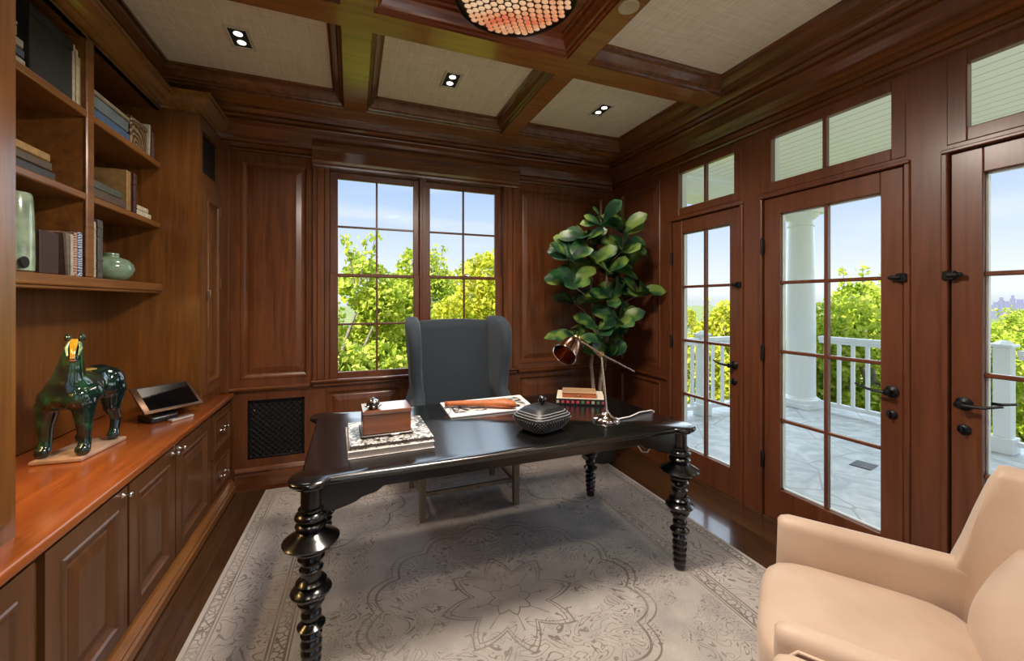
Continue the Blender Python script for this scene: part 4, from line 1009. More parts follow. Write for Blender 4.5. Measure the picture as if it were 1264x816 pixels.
def armchair(bx_, by_, label):
    t = thing('armchair', (bx_, by_, .0087 if True else 0), label, 'armchair', 'pair of tan leather armchairs', math.radians(35.1))
    z0 = .0
    # arms: tapered slabs with rounded top, sweep along y
    for sx in (-1, 1):
        mb = MB(); rings = []
        ys = [.045, .035, .01, -.06, -.16, -.26, -.36, -.455]
        for k, y in enumerate(ys):
            ins = (.030, .012, 0, 0, 0, 0, 0, 0)[k]
            zt_ = (.592, .592, .592, .591, .590, .589, .588, .587)[k]-ins*.7; th = .078-ins*1.2
            xc = sx*.318; yb_off = -.045
            ring = []
            n = 8
            for i in range(n+1):
                a = PI*i/n; ring.append((xc+sx*(th/2)*math.cos(a), y-.02*0, zt_-th/2+th/2*math.sin(a)))
            # down the inner side then outer side (outer flares outwards slightly)
            ring += [(xc-sx*(th/2-.0), y+.004, .42), (xc-sx*(th/2), y+.008, .24), (xc+sx*(th/2+.010), y+.008, .24), (xc+sx*(th/2+.012), y+.004, .42)]
            rings.append(ring)
        mb.loft(rings, True, True); arm = mb.build('arm', M_leather, t, smooth=60)
        mb = MB(); xo = sx*(.318+.039+.008)
        mb.tube([(xo, .025, .26), (xo, .028, .44), (xo, .022, .53), (xo-sx*.004, -.005, .556), (xo-sx*.004, -.16, .552), (xo-sx*.004, -.30, .548)], .005, 8); mb.build('piping', M_leather, arm, smooth=60)
    # shell back with wings: U-shaped sweep
    mb = MB(); rings = []
    N = 56
    for k in range(N+1):
        s = -1+2*k/N; a = abs(s)
        ang = s*PI/2
        px_ = .283*math.copysign(abs(math.sin(ang))**.72, s) if s else 0
        py_ = -.40-.16*abs(math.cos(ang))**.8
        # normal outward in plan
        nx = math.sin(ang)*.9; ny = -max(.05, math.cos(ang)); l = math.hypot(nx, ny); nx /= l; ny /= l
        e = min(1, (1-a)/.19); e = e*e*(3-2*e)
        ztop = .555+.345*e
        th = .082
        ring = []
        def P(o, z):
            rec = max(0, z-.45)*.24*(.25+.75*abs(math.cos(ang))**.5)
            fl = max(0, z-.6)*.10*math.sin(ang)
            return (px_+nx*o+fl, py_+ny*o-rec, z)
        for f in (0, .25, .5, .75, .9): ring.append(P(0, .26+(ztop-.035-.26)*f))
        for i in range(7):
            q = PI*i/6; ring.append(P(th/2-th/2*math.cos(q), ztop-.035+.035*math.sin(q)))
        for f in (.9, .6, .3, 0): ring.append(P(th+.005, .26+(ztop-.035-.26)*f))
        rings.append(ring)
    mb.loft(rings, True, True); mb.build('backrest', M_leather, t, smooth=60)
    # inner back cushion
    mb = MB(); rings = []
    for k in range(11):
        f = k/10; z = .41+f*.29; y = -.40-(z-.45)*.22; hw = .272-.012*f-.05*f**5; bul = .075*math.sin(PI*min(1, .25+f*.68))+.005
        ring = []
        for i in range(13):
            u = -1+2*i/12; ring.append((hw*u, y-.085+bul*(1-u**4)+.09*abs(u)**3*0, z+(.012*(1-u*u) if k == 10 else 0)))
        for i in range(13):
            u = 1-2*i/12; ring.append((hw*u*.9, y-.15, z))
        rings.append(ring)
    tp = [Vector(p) for p in rings[-1]]; c = sum(tp, Vector())/len(tp); rings.append([c+(p-c)*.8+Vector((0, 0, .012)) for p in tp])
    mb.loft(rings, True, True); mb.build('back_cushion', M_leather, t, smooth=70)
    # seat cushion: bowed front, domed top
    mb = MB(); rings = []
    out = []
    for i in range(40):
        q = 2*PI*i/40; c_, s_ = math.cos(q), math.sin(q); p = 4.5; kk = (abs(c_)**p+abs(s_)**p)**(-1/p); out.append((.280*kk*c_, -.185+.28*kk*s_))
    for sc, z in ((.93, .30), (.98, .312), (1.0, .34), (1.0, .405), (.985, .43), (.95, .446), (.86, .456), (.6, .468), (.3, .474), (.02, .475)):
        rings.append([(x*sc, -.185+(y+.185)*sc, z) for x, y in out])
    mb.loft(rings, True, True); mb.build('seat_cushion', M_leather, t, smooth=70)
    mb = MB(); mb.box(-.30, .30, -.50, .03, .235, .298, .02, 3); mb.build('seat_frame', M_leather, t, smooth=50)
    for sx in (-1, 1):
        for y, dy in ((-.02, .03), (-.46, -.06)):
            mb = MB(); mb.tube([(sx*.27, y, .25), (sx*.295, y+dy, 0.006)], [.022, .013], 14); mb.build('leg', M_walnut, t, smooth=60)
armchair(1.306, .89, 'tan leather armchair at the lower right facing the desk')
armchair(1.306-.620, .89-.436, 'second tan leather armchair, only an arm corner visible at the bottom edge')

# ------------------------------------------------------------------ fiddle-leaf fig
fg = thing('fiddle_leaf_fig', (2.08, 3.17, .0088), 'potted fiddle-leaf fig with big green leaves in the far corner', 'plant')
mb = MB(); mb.lathe([(.12, .0), (.15, .005), (.17, .2), (.185, .34), (.19, .36), (.175, .362), (.165, .32), (.002, .315)], seg=32); mb.build('pot', plain('dark_clay_pot', (.03, .025, .022), .5), fg, smooth=45)
mb = MB(); mb.lathe([(.001, .318), (.16, .3205), (.163, .323), (.001, .33)], seg=24); mb.build('soil', plain('potting_soil', (.03, .02, .012), .95, noise=.5, nscale=60), fg)
M_bark = plain('pale_fig_bark', (.34, .26, .19), .8, noise=.3, nscale=30)
for pts, r0 in (([(-.05, 0, .32), (-.07, -.02, .65), (-.10, -.03, .85), (-.05, -.02, 1.1), (-.08, 0, 1.5), (-.1, .01, 1.85), (-.05, 0, 2.08)], .019), ([(.03, .02, .32), (.03, .03, .62), (.05, .03, .82), (.12, .02, 1.1), (.2, .02, 1.4), (.22, .0, 1.75)], .018), ([(0, -.04, .32), (-.02, -.05, .6), (.0, -.06, .85), (.04, -.08, 1.25), (.05, -.06, 1.65), (.06, -.05, 1.95)], .014)):
    mb = MB(); mb.tube([Vector(p)+Vector((0, 0, 0)) for p in pts], [r0*(1-.1*i) for i in range(len(pts))], 9); mb.build('stem', M_bark, fg, smooth=60)
def leaf(mb, base, direc, up, L, W, curl=.25, nu=7, nv=4, fold=.25):
    d = direc.normalized(); side = d.cross(up)
    if side.length < 1e-3: side = d.cross(Vector((1, 0, 0)))
    side.normalize(); n = side.cross(d)
    rows = []
    for i in range(nu+1):
        t = i/nu
        w = W*(.10+.90*(math.sin(PI*min(1, t*.62+.06))**1.6 if t < .72 else math.sqrt(max(0, 1-((t-.72)/.28)**2))*math.sin(PI*.5064)**1.6))*.5 if t > 0 else W*.04
        row = []
        for k in range(-nv//2, nv//2+1):
            u = k/(nv/2)
            p = base+d*(L*t)+side*(w*u)+n*(-curl*L*t*t+fold*abs(u)*w*.6+.02*L*math.sin(t*9+u*3)*abs(u))
            row.append(mb.bm.verts.new(p))
        rows.append(row)
    for a, b in zip(rows, rows[1:]):
        for q in range(len(a)-1): mb.bm.faces.new((a[q], a[q+1], b[q+1], b[q]))
def fig_leaf_mat():
    m, nt, b = newmat('fig_leaf'); tc = nd(nt, 'ShaderNodeTexCoord'); n = nd(nt, 'ShaderNodeTexNoise'); n.inputs['Scale'].default_value = 5.5; n.inputs['Detail'].default_value = 2; nt.links.new(tc.outputs['Object'], n.inputs['Vector'])
    r = ramp(nt, [(.38, (.008, .036, .016)), (.5, (.026, .095, .03)), (.62, (.17, .26, .05))], n.outputs[0]); nt.links.new(r.outputs[0], b.inputs['Base Color']); b.inputs['Roughness'].default_value = .38; return m
M_fig = fig_leaf_mat()
rf = random.Random(11)
mb = MB()
def fig_pt(px, py, yy):  # anchor of a leaf rosette: (x, depth, z) chosen on the plant
    return Vector((px, yy, py))
ros = [(2.02, 2.12, 3.02, 6, .2), (1.87, 1.98, 3.05, 5, .19), (1.67, 1.82, 2.98, 7, .2), (1.70, 1.60, 2.97, 6, .2), (2.15, 1.90, 2.92, 6, .19), (2.25, 2.08, 3.05, 5, .2), (2.40, 1.85, 3.10, 5, .18),
       (2.33, 1.52, 2.95, 7, .2), (2.05, 1.72, 3.0, 5, .2), (1.92, 1.80, 3.05, 5, .2), (2.1, 1.50, 3.02, 5, .2), (1.75, 1.15, 3.0, 6, .2), (1.95, 1.22, 2.98, 5, .19), (2.15, 1.28, 2.98, 6, .2), (2.05, 1.0, 3.0, 6, .18), (2.25, 1.72, 3.1, 5, .2), (1.85, 1.45, 3.2, 5, .2), (2.0, 1.95, 3.25, 5, .2), (2.35, 1.70, 3.3, 4, .2), (2.2, 1.1, 3.2, 4, .18)]
stemc = [(2.0, 3.15), (2.2, 3.18), (2.1, 3.1)]
tw = MB()
for x, z, y, n, L in ros:
    c = Vector((x-2.08, y-3.17, z-.06))
    st = min(stemc, key=lambda s: (s[0]-x)**2+(s[1]-y)**2)
    b0 = Vector((st[0]-2.08, st[1]-3.17, max(.8, c.z-.16))); tw.tube([b0, (b0+c)/2+Vector((0, 0, .02)), c], [.006, .005, .004], 6)
    outd = Vector(((x-2.05)*.8, (y-3.17)*.8-.12, .1))
    n += 3
    for k in range(n):
        a = 2*PI*k/n+rf.random()*.7
        d = Vector((math.cos(a), math.sin(a)*.8, .45+rf.uniform(-.5, .5)))+outd*1.2
        LL = L*rf.uniform(.8, 1.12)
        if c.x+d.normalized().x*LL*1.16 > .36: d.x = -abs(d.x)*.3
        if c.y+d.normalized().y*LL*1.16 > .34: d.y = -abs(d.y)
        leaf(mb, c+Vector((0, 0, rf.uniform(-.02, .03))), d, Vector((rf.uniform(-.9, .9), -.8, .7)), LL*1.16, LL*.66, rf.uniform(.1, .5), nu=9, fold=.4)
tw.build('twigs', M_bark, fg, smooth=60)
mb.build('foliage', M_fig, fg, smooth=70, recalc=False)

# ------------------------------------------------------------------ ceiling fixtures
spots = []
k = 0
LAB = {(0, 0): 'twin recessed downlight in the left ceiling coffer', (1, 0): 'twin recessed downlight in the middle back ceiling coffer above the window', (2, 0): 'twin recessed downlight in the right back ceiling coffer',
       (0, 2): 'twin recessed downlight in the front left coffer', (1, 2): 'twin recessed downlight in the front middle coffer', (2, 2): 'twin recessed downlight in the front right coffer'}
for (i, jx), lab in LAB.items():
    x = (-.592, .628, 1.82)[i]; y = (2.74, 1.57, .38)[jx]
    t = thing('recessed_downlight', (x, y, ZP), lab, 'ceiling light', 'recessed ceiling downlights')
    mb = MB()
    for x0, x1, y0, y1 in ((-.062, -.045, -.105, .105), (.045, .062, -.105, .105), (-.045, .045, -.105, -.088), (-.045, .045, .088, .105)): mb.box(x0, x1, y0, y1, -.008, -.0005, .002)
    mb.build('trim_frame', plain('satin_trim', (.62, .56, .44), .5) if k == 0 else bpy.data.materials['satin_trim'], t)
    mb = MB(); mb.box(-.045, .045, -.088, .088, -.003, -.0008); mb.build('dark_cavity_plate', M_dark, t)  # flat black plate stands in for the shade of a recess
    for yy_ in (-.042, .042):
        mb = MB(); mb.lathe([(.001, -.0075), (.017, -.007), (.022, -.0055), (.022, -.0035), (.001, -.0032)], (0, yy_, 0), 20); mb.build('lamp', M_lamp, t, smooth=50)
    k += 1; spots.append((x, y))
mb = MB(); mb.lathe([(.046, 0), (.05, -.002), (.05, -.007), (.044, -.010), (.04, -.0085), (.001, -.0085)], seg=28)
o = mb.build('ceiling_speaker', plain('cream_speaker', (.5, .42, .25), .5), loc=(1.225, 1.615, ZB+.002), smooth=40); tag(o, 'small round cream speaker cover on the underside of a ceiling beam', 'ceiling speaker')

# capiz drum light in the centre coffer
CLX, CLY, CLZ, CLR = .615, 1.53, 2.64, .245
cl = thing('ceiling_lamp', (CLX, CLY, CLZ), 'round ceiling lamp of glowing orange shell discs in a dark lattice', 'lamp')
mb = MB(); mb.lathe([(CLR-.01, .0), (CLR, -.004), (CLR+.006, .0), (CLR+.006, .014), (CLR-.004, .018), (CLR-.01, .012)], seg=56, cap=False); mb.build('rim', plain('dark_bronze', (.03, .018, .012), .3, .8), cl, smooth=40)
mb = MB(); mb.lathe([(CLR-.006, .004), (CLR-.004, .2), (CLR-.03, .24), (.08, .26), (.08, ZP-.006-CLZ)], seg=48, cap=False); mb.build('drum', plain('bronze_drum', (.12, .05, .025), .35, .5), cl, smooth=40)
def dome_z(r): return -.045*(1-(r/CLR)**2)
mb = MB(); mb.lathe([(CLR-.008, .004)]+[(CLR*f, dome_z(CLR*f)+.012) for f in (.9, .7, .5, .3, .1, .004)], seg=48); mb.build('lattice_backing', plain('dark_lattice', (.05, .02, .012), .4, .4), cl, smooth=50)
def shell_mat():
    m, nt, b = newmat('capiz_shell'); tc = nd(nt, 'ShaderNodeTexCoord'); n = nd(nt, 'ShaderNodeTexNoise'); n.inputs['Scale'].default_value = 5.5; n.inputs['Detail'].default_value = 4
    nt.links.new(tc.outputs['Object'], n.inputs['Vector']); r = ramp(nt, [(.36, (.85, .2, .1)), (.48, (.9, .42, .22)), (.6, (1, .68, .42)), (.72, (1, .9, .7))], n.outputs[0])
    nt.links.new(r.outputs[0], b.inputs['Base Color']); nt.links.new(r.outputs[0], b.inputs['Emission Color']); b.inputs['Emission Strength'].default_value = .25; b.inputs['Roughness'].default_value = .25
    return m
mb = MB(); p_ = .034; rows = int(CLR/p_*1.3)
for a in range(-rows, rows+1):
    for b in range(-rows, rows+1):
        x = (a+.5*(b % 2))*p_; y = b*p_*.8; r = math.hypot(x, y)
        if r > CLR-.018: continue
        bmesh.ops.create_uvsphere(mb.bm, u_segments=10, v_segments=5, radius=1, matrix=Matrix.Translation((x, y, dome_z(r)+.008)) @ Matrix.Diagonal((.0150, .0118, .006, 1)))
sh = mb.build('shell_discs', shell_mat(), cl, smooth=80); sh['kind'] = 'stuff'

# ------------------------------------------------------------------ outside: porch
PZ = -.10
def flag():
    m, nt, b = newmat('grey_flagstone'); tc = nd(nt, 'ShaderNodeTexCoord')
    v = nd(nt, 'ShaderNodeTexVoronoi', feature='DISTANCE_TO_EDGE'); v.inputs['Scale'].default_value = 1.5; nt.links.new(tc.outputs['Object'], v.inputs['Vector'])
    n = nd(nt, 'ShaderNodeTexNoise'); n.inputs['Scale'].default_value = 3.5; n.inputs['Detail'].default_value = 8; n.inputs['Distortion'].default_value = 1.8; nt.links.new(tc.outputs['Object'], n.inputs['Vector'])
    r = ramp(nt, [(.35, (.40, .41, .41)), (.65, (.60, .60, .585))], n.outputs[0]); mx = nd(nt, 'ShaderNodeMixRGB'); nt.links.new(math_(nt, 'LESS_THAN', v.outputs[0], .012), mx.inputs[0]); nt.links.new(r.outputs[0], mx.inputs[1]); mx.inputs[2].default_value = (.36, .36, .35, 1)
    nt.links.new(mx.outputs[0], b.inputs['Base Color']); b.inputs['Roughness'].default_value = .5; return m
mb = MB(); mb.box(XR+.165, 6.6, -3, 4.7, PZ-.25, PZ); mb.build('porch_deck', flag(), kind='structure')
mb = MB(); mb.box(-4, XR+.16, -9, YF-.17, PZ-.25, PZ); mb.build('bounce_terrace', plain('pale_bounce_stone', (.62, .6, .56), .7, noise=.1, nscale=3), kind='structure')  # unseen pale slab added to bounce sunlight up through the front windows
def bead():
    m, nt, b = newmat('beadboard'); tc = nd(nt, 'ShaderNodeTexCoord'); sx = nd(nt, 'ShaderNodeSeparateXYZ'); nt.links.new(tc.outputs['Object'], sx.inputs[0])
    f = math_(nt, 'LESS_THAN', math_(nt, 'FRACT', math_(nt, 'MULTIPLY', sx.outputs[0], 7.5)), .06)
    mx = nd(nt, 'ShaderNodeMixRGB'); nt.links.new(f, mx.inputs[0]); mx.inputs[1].default_value = (.9, .86, .79, 1); mx.inputs[2].default_value = (.34, .32, .26, 1); nt.links.new(mx.outputs[0], b.inputs['Base Color']); b.inputs['Roughness'].default_value = .5; return m
mb = MB(); mb.box(XR+.165, 6.35, -3, 4.4, 3.02, 3.1); mb.build('porch_ceiling', bead(), kind='structure')
mb = MB(); mb.box(5.88, 6.34, -3, 4.42, 2.77, 3.03, .01); mb.box(XR+.17, 5.9, 3.98, 4.42, 2.77, 3.03, .01); mb.box(5.8, 6.42, -3, 4.5, 2.96, 3.03, .01); mb.box(XR+.17, 5.9, 3.92, 4.0, 2.96, 3.03, .01); mb.build('porch_beam', M_white, kind='structure')
def column(x, y, label):
    t = thing('porch_column', (x, y, PZ), label, 'column', 'white porch columns')
    mb = MB(); mb.box(-.245, .245, -.245, .245, 0, .07, .006); mb.lathe([(.235, .0705), (.24, .09), (.235, .115), (.205, .125), (.20, .14), (.19, .15)], seg=36); mb.build('column_base', M_white, t, smooth=40)
    mb = MB(); mb.lathe([(.182, .15), (.182, .9), (.178, 1.5), (.168, 2.1), (.158, 2.60)], seg=40); mb.build('shaft', M_white, t, smooth=60)
    mb = MB(); mb.lathe([(.158, 2.60), (.172, 2.605), (.172, 2.625), (.160, 2.63), (.160, 2.69), (.20, 2.73), (.225, 2.765), (.23, 2.78)], seg=36); mb.box(-.245, .245, -.245, .245, 2.78, 2.868, .006); mb.build('capital', M_white, t, smooth=40)
column(6.12, 4.06, 'round white porch column seen through the middle door')
column(6.12, -.6, 'round white porch column further along the porch outside the frame')
def newel(x, y, label, cat='post'):
    t = thing('newel_post', (x, y, PZ), label, 'post', 'white railing posts')
    mb = MB(); mb.box(-.06, .06, -.06, .06, .16, 1.06, .004); mb.build('post_shaft', M_white, t)
    mb = MB(); mb.box(-.085, .085, -.085, .085, 0, .16, .006); mb.build('post_base', M_white, t)
    mb = MB(); mb.box(-.085, .085, -.085, .085, 1.061, 1.09, .006); mb.lathe([(.09, 1.0905), (.05, 1.115), (.01, 1.13)], seg=4); mb.build('post_cap', M_white, t)
newel(6.12, 2.05, 'white square railing post seen through the right door')
newel(4.38, 4.2, 'white square railing post seen through the far door')
def railing(a, b, label):
    a = Vector((*a, PZ)); b = Vector((*b, PZ)); d = (b-a); L = d.length; rz = math.atan2(d.y, d.x)
    t = thing('porch_railing', a, label, 'railing', 'white porch railings', rz)
    mb = MB(); mb.box(0, L, -.045, .045, .98, 1.035, .008, 2); mb.box(0, L, -.02, .02, .94, .982, .003); mb.build('top_rail', M_white, t)
    mb = MB(); mb.box(0, L, -.03, .03, .085, .135, .004); mb.build('bottom_rail', M_white, t)
    n = int(L/.155)
    for q in range(n):
        x = L*(q+.5)/n; mb = MB(); mb.box(x-.019, x+.019, -.019, .019, .134, .942, .003); mb.build('baluster', M_white, t)
railing((6.12, 2.15), (6.12, 3.80), 'white balustrade seen through the middle door, right of the column')
railing((6.12, -.35), (6.12, 1.95), 'white balustrade seen through the right door')
railing((4.48, 4.2), (5.86, 4.2), 'white balustrade between far post and round column')
railing((XR+.18, 4.2), (4.28, 4.2), 'white balustrade between the house wall and far post')
mb = MB(); mb.box(-.10, .10, -.08, .08, 0.0003, .006, .002)
t = thing('deck_drain', (4.42, 2.36, PZ), 'small dark rectangular drain grate set in the porch paving', 'drain', rz=.2)
mb.build('drain_frame', plain('drain_iron', (.09, .09, .09), .5, .5), t)
for q in range(5):
    mb = MB(); mb.box(-.08+q*.036, -.062+q*.036, -.065, .065, .006, .0085, .001); mb.build('bar', plain('drain_bar', (.2, .2, .2), .5, .4) if q == 0 else bpy.data.materials['drain_bar'], t)
pl = thing('porch_downlight', (4.6, 3.45, 3.02), 'small round light fitting in the porch ceiling boards', 'ceiling light')
mb = MB(); mb.lathe([(.06, 0), (.085, -.002), (.085, -.012), (.065, -.016), (.06, -.008)], seg=24, cap=False); mb.build('trim_ring', plain('grey_ring', (.4, .38, .33), .4), pl, smooth=40)
mb = MB(); mb.lathe([(.06, -.004), (.06, -.006), (.001, -.0065)], seg=24); mb.build('lens', plain('dull_lens', (.25, .22, .15), .2), pl)

# ------------------------------------------------------------------ outside: trees
def leaf_tree_mat(name, stops):
    m, nt, b = newmat(name); tc = nd(nt, 'ShaderNodeTexCoord'); n = nd(nt, 'ShaderNodeTexNoise'); n.inputs['Scale'].default_value = 3.4; n.inputs['Detail'].default_value = 6; n.inputs['Roughness'].default_value = .75
    nt.links.new(tc.outputs['Object'], n.inputs['Vector']); r = ramp(nt, stops, n.outputs[0])
    out = [x for x in nt.nodes if x.type == 'OUTPUT_MATERIAL'][0]; nt.nodes.remove(b)
    d = nd(nt, 'ShaderNodeBsdfDiffuse'); tr = nd(nt, 'ShaderNodeBsdfTranslucent'); mx = nd(nt, 'ShaderNodeMixShader'); mx.inputs[0].default_value = .35
    nt.links.new(r.outputs[0], d.inputs[0]); nt.links.new(r.outputs[0], tr.inputs[0]); nt.links.new(d.outputs[0], mx.inputs[1]); nt.links.new(tr.outputs[0], mx.inputs[2]); nt.links.new(mx.outputs[0], out.inputs[0])
    return m
M_leafA = leaf_tree_mat('spring_leaves', [(.36, (.14, .24, .02)), (.5, (.48, .56, .06)), (.62, (.74, .76, .18))])
M_leafB = leaf_tree_mat('yellow_leaves', [(.36, (.2, .27, .02)), (.5, (.58, .58, .05)), (.64, (.82, .76, .16))])
M_trunk = plain('grey_bark', (.28, .23, .18), .9, noise=.4, nscale=14)
def make_tree(seed, R, H, nleaf, ls, twigs):
    r = random.Random(seed); crown_ = MB(); bm = crown_.bm
    blobs = []
    for _ in range(34):
        while True:
            p = Vector((r.uniform(-1, 1), r.uniform(-1, 1), r.uniform(-1, 1)))
            if p.length < 1: break
        p = p.normalized()*p.length**.4
        blobs.append((Vector((p.x*R*.78, p.y*R*.78, H*.56+p.z*H*.34)), r.uniform(.26, .44)*R))
    def lf(c, s):
        n = Vector((r.gauss(0, 1), r.gauss(0, 1), r.gauss(0, 1)+.5)).normalized(); u = n.orthogonal().normalized(); u.rotate(Matrix.Rotation(r.uniform(0, 6.28), 3, n)); v = n.cross(u)
        vs = [bm.verts.new(c+u*s*a+v*s*b+n*s*k) for a, b, k in ((-.5, 0, 0), (-.15, -.34, .08), (.3, -.28, .06), (.55, 0, -.05), (.3, .28, .06), (-.15, .34, .08))]
        bm.faces.new(vs)
    for _ in range(nleaf):
        c, br = blobs[r.randrange(len(blobs))]
        d = Vector((r.gauss(0, 1), r.gauss(0, 1), r.gauss(0, 1)+.25)).normalized()
        lf(c+d*br*r.uniform(.72, 1.06), ls*r.uniform(.7, 1.25))
    wood_ = MB()
    top = Vector((0, 0, H*.55)); wood_.tube([(0, 0, -1.4), (.05, 0, H*.2), (-.04, .05, H*.4), top], [.13, .11, .09, .05], 8)
    for c, br in blobs[:16]:
        b0 = Vector((0, 0, H*r.uniform(.22, .5))); wood_.tube([b0, (b0+c)/2+Vector((r.uniform(-.1, .1), r.uniform(-.1, .1), .1)), c], [.05, .032, .012], 6)
    for _ in range(twigs):
        a = r.uniform(0, 6.28); rr = R*r.uniform(.1, .8); b0 = Vector((rr*math.cos(a), rr*math.sin(a), H*.82)); t0 = b0+Vector((r.uniform(-.2, .2), r.uniform(-.2, .2), H*.11+r.uniform(.05, .5)))
        wood_.tube([b0, t0], [.012, .004], 5)
        for q in range(34): lf(b0.lerp(t0, r.uniform(.2, 1.03))+Vector((r.gauss(0, .05), r.gauss(0, .05), r.gauss(0, .05))), ls*.9)
    return crown_, wood_
protos = []
def proto(seed, R, H, n, ls, tw_, mat):
    c, w = make_tree(seed, R, H, n, ls, tw_)
    root = bpy.data.objects.new('garden_tree', None); col.objects.link(root)
    co = c.build('foliage', mat, root, recalc=False); wo = w.build('trunk', M_trunk, root, smooth=70)
    return [root, False]
P_ = [proto(1, 1.5, 5.4, 27000, .10, 5, M_leafA), proto(2, 1.55, 5.2, 27000, .10, 4, M_leafB), proto(3, 1.5, 5.4, 25000, .10, 8, M_leafA)]
def tree(k, x, y, z, s, rz, label, group='trees outside the windows', sz=None):
    src = P_[k]
    if not src[1]:
        r = src[0]; src[1] = True
    else:
        r = src[0].copy(); col.objects.link(r)
        for ch in src[0].children:
            c = ch.copy(); col.objects.link(c); c.parent = r
    r.location = (x, y, z); r.scale = (s, s, (sz or s)); r.rotation_euler = (0, 0, rz); tag(r, label, 'tree', group)
tree(0, -.38, 7.4, -2.75, 1.0, .3, 'leafy yellow-green tree filling the left half of the back window')
tree(1, 2.55, 7.4, -2.85, 1.0, 1.2, 'rounder yellow-green tree filling the right half of the back window')
tree(2, 1.95, 10.9, -2.45, 1.0, 2.0, 'bright green tree in the gap between the two back window trees')
tree(2, -1.45, 11.3, -2.7, 1.0, 4.0, 'bright green tree in the second row at the left edge of the back window')
tree(1, 5.3, 11.2, -3.2, 1.0, 2.9, 'yellow tree in the second row at the right edge of the back window')
tree(2, 5.5, 7.9, -3.5, .88, .2, 'green tree behind the end railing of the porch')
tree(1, 8.9, 7.5, -3.75, 1.0, 5.0, 'yellow tree beyond the railing seen through the far door')
tree(0, 8.6, 4.3, -3.1, 1.0, .8, 'twiggy yellow-green tree behind the balustrade in the middle door')
tree(1, 8.6, 1.1, -3.95, 1.0, 3.3, 'low yellow tree behind the balustrade in the right door')
tree(2, 11.8, 5.9, -3.6, 1.0, 2.6, 'green tree in the second row beyond the porch column')
tree(0, 12.2, 2.3, -4.2, 1.0, 1.9, 'yellow-green tree in the second row behind the right door balustrade')
tree(1, 12.1, 9.4, -4.1, 1.0, 2.2, 'yellow tree in the second row behind the far door')
tree(0, 8.9, 11.1, -3.9, 1.0, 1.0, 'yellow-green tree at the back of the far door view')
tree(2, 15.2, 4.3, -4.6, 1.0, 1.0, 'green tree in the third row behind the right door balustrade')
rt = random.Random(5)
far = [('far yellow treetop below the skyline, nearest of the distant trees', 34, 11), ('far treetop left of the skyline towers', 42, 19), ('far treetop under the tallest tower', 48, 15), ('distant treetop at the right edge of the right door', 44, 9), ('distant treetop seen through the far door above the railing', 30, 31), ('distant treetop beside the far door handle', 36, 44), ('distant treetop behind the back window trees', 14, 46)]
for q, (l, x, y) in enumerate(far): tree(q % 3, x, y, -6.3-(x+y)*.02, 1.6, q*1.1, l, 'distant trees')
mb = MB(); 
def ground():
    m, nt, b = newmat('green_hillside'); tc = nd(nt, 'ShaderNodeTexCoord'); n = nd(nt, 'ShaderNodeTexNoise'); n.inputs['Scale'].default_value = .25; n.inputs['Detail'].default_value = 8; nt.links.new(tc.outputs['Object'], n.inputs['Vector'])
    r = ramp(nt, [(.35, (.05, .08, .015)), (.65, (.24, .26, .05))], n.outputs[0]); nt.links.new(r.outputs[0], b.inputs['Base Color']); b.inputs['Roughness'].default_value = .9; return m
n_ = 40
def gz(x, y):
    r = math.hypot(x, y); return -3.4-min(1, max(0, (r-12)/40))*5.0+2.0*mnoise.noise(Vector((x*.02, y*.02, 0)))*min(1, r/60)
R_ = [3.5, 8, 12, 18, 26, 36, 50, 80, 130, 220, 400, 900]
rings = [[(rr*math.cos(2*PI*i/n_)+.5, rr*math.sin(2*PI*i/n_)+1, gz(rr*math.cos(2*PI*i/n_), rr*math.sin(2*PI*i/n_))) for i in range(n_)] for rr in R_]
mb.loft(rings, True, False); mb.bm.faces.new([mb.bm.verts.new((p[0], p[1], p[2])) for p in rings[0]])
mb.build('ground', ground(), smooth=180, kind='structure')
# skyline
M_sky = plain('haze_tinted_tower', (.22, .22, .36), .8)  # distance haze is mixed into this flat violet-grey
for q, (ang_px, w, h, l) in enumerate(((1229, 2.6, 7.5, 'leftmost low hazy tower of the distant skyline'), (1236, 2.2, 10.5, 'hazy tower second from left on the distant skyline'), (1243, 2.8, 8, 'low hazy block in the middle of the distant skyline'), (1250, 2.2, 12.5, 'tallest hazy tower of the distant skyline'), (1259, 3.4, 9, 'broad hazy block right of the tallest tower'))):
    r_ = (ang_px-632)/507.; th = math.atan(198/507.); dx, dy = r_*math.cos(th)+math.sin(th), math.cos(th)-r_*math.sin(th); s = (360+45*(q % 2)+90*(q//2 % 2))/math.hypot(dx, dy)
    t = thing('skyline_tower', (dx*s, dy*s, -9), l, 'building', 'distant city towers')
    mb = MB(); mb.box(-w/2, w/2, -w/2, w/2, 0, h*.86+2, .1); mb.build('tower_shaft', M_sky, t)
    mb = MB(); mb.box(-w*.3, w*.3, -w*.3, w*.3, h*.86+2.02, h+2.6, .1); mb.build('tower_crown', M_sky, t)

# ------------------------------------------------------------------ lights
def light(name, typ, loc_, rot=(0, 0, 0), **kw):
    d = bpy.data.lights.new(name, typ)
    for a, b in kw.items(): setattr(d, a, b)
    o = bpy.data.objects.new(name, d); col.objects.link(o); o.location = loc_; o.rotation_euler = rot; return o
sun = light('sun', 'SUN', (0, 0, 20), energy=5.6, angle=.01, color=(1, .95, .86))
sun.rotation_euler = Vector((.62, .42, -.72)).to_track_quat('-Z', 'Y').to_euler()
fill_sun = light('sky_fill_sun', 'SUN', (9, 9, 12), energy=4.3, angle=math.radians(130), color=(.80, .9, 1.0))  # added wide bluish sun, fills in extra skylight beyond the world sky
fill_sun.rotation_euler = Vector((-.75, -.5, -.42)).to_track_quat('-Z', 'Y').to_euler()
for x, y in spots:
    light('downlight_spot', 'SPOT', (x, y, ZP-.03), energy=22 if y > 1 else 25, color=(1, .88, .73), spot_size=math.radians(130), spot_blend=.8, shadow_soft_size=.14)
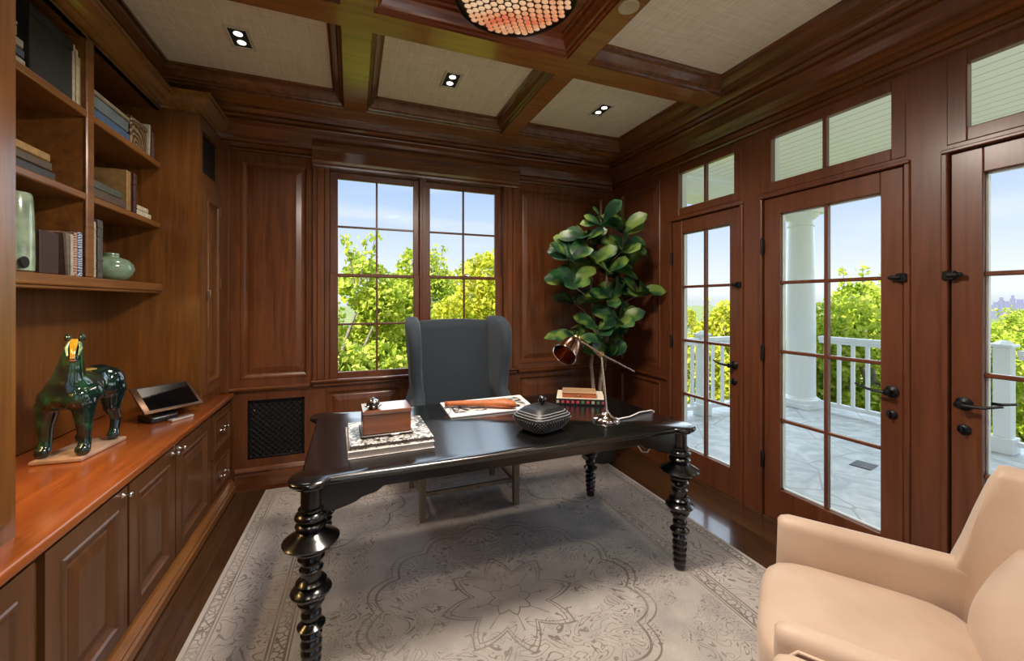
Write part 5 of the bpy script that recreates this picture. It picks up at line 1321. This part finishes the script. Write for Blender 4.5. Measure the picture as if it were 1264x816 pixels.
light('ceiling_lamp_glow', 'AREA', (CLX, CLY, CLZ-.065), energy=38, color=(1, .88, .76), shape='DISK', size=.44)
o = light('under_shelf_light', 'AREA', (-1.25, 1.88, 1.466), energy=7, color=(1, .66, .25), shape='RECTANGLE', size=.04, size_y=.4)
w = bpy.data.worlds.new('World'); scn.world = w; w.use_nodes = True; nt = w.node_tree; bg = nt.nodes['Background']
tc = nd(nt, 'ShaderNodeTexCoord'); sx = nd(nt, 'ShaderNodeSeparateXYZ'); nt.links.new(tc.outputs['Generated'], sx.inputs[0])
r = ramp(nt, [(0.0, (.6, .64, .68)), (.02, (.76, .78, .8)), (.12, (.57, .65, .79)), (.26, (.37, .5, .75)), (.6, (.26, .42, .74))], sx.outputs[2])
mp = nd(nt, 'ShaderNodeMapping'); mp.inputs['Scale'].default_value = (1.2, 1.2, 9); nt.links.new(tc.outputs['Generated'], mp.inputs[0])
n = nd(nt, 'ShaderNodeTexNoise'); n.inputs['Scale'].default_value = 1.6; n.inputs['Detail'].default_value = 6; nt.links.new(mp.outputs[0], n.inputs['Vector'])
cr = ramp(nt, [(.5, (0, 0, 0)), (.72, (.55, .55, .55))], n.outputs[0]); mx = nd(nt, 'ShaderNodeMixRGB'); nt.links.new(cr.outputs[0], mx.inputs[0]); nt.links.new(r.outputs[0], mx.inputs[1]); mx.inputs[2].default_value = (.78, .78, .79, 1)
nt.links.new(mx.outputs[0], bg.inputs[0]); bg.inputs[1].default_value = .84

# ------------------------------------------------------------------ camera
cam = bpy.data.cameras.new('camera'); co = bpy.data.objects.new('camera', cam); col.objects.link(co); scn.camera = co
cam.sensor_fit = 'HORIZONTAL'; cam.sensor_width = 36; cam.lens = 507/1264*36; cam.shift_y = -(408-372)/1264; cam.clip_start = .02; cam.clip_end = 2000
co.location = (0, 0, 1.42); co.rotation_euler = (PI/2, 0, -math.atan(198/507.))
scn.view_settings.view_transform = 'Standard'; scn.view_settings.look = 'None'; scn.view_settings.gamma = 1; scn.view_settings.exposure = .72; scn.view_settings.use_curve_mapping = False
scn.cycles.use_denoising = True; scn.cycles.max_bounces = 10; scn.cycles.diffuse_bounces = 5; scn.cycles.transparent_max_bounces = 16; scn.cycles.sample_clamp_indirect = 6
scn.cycles.caustics_reflective = False; scn.cycles.caustics_refractive = False
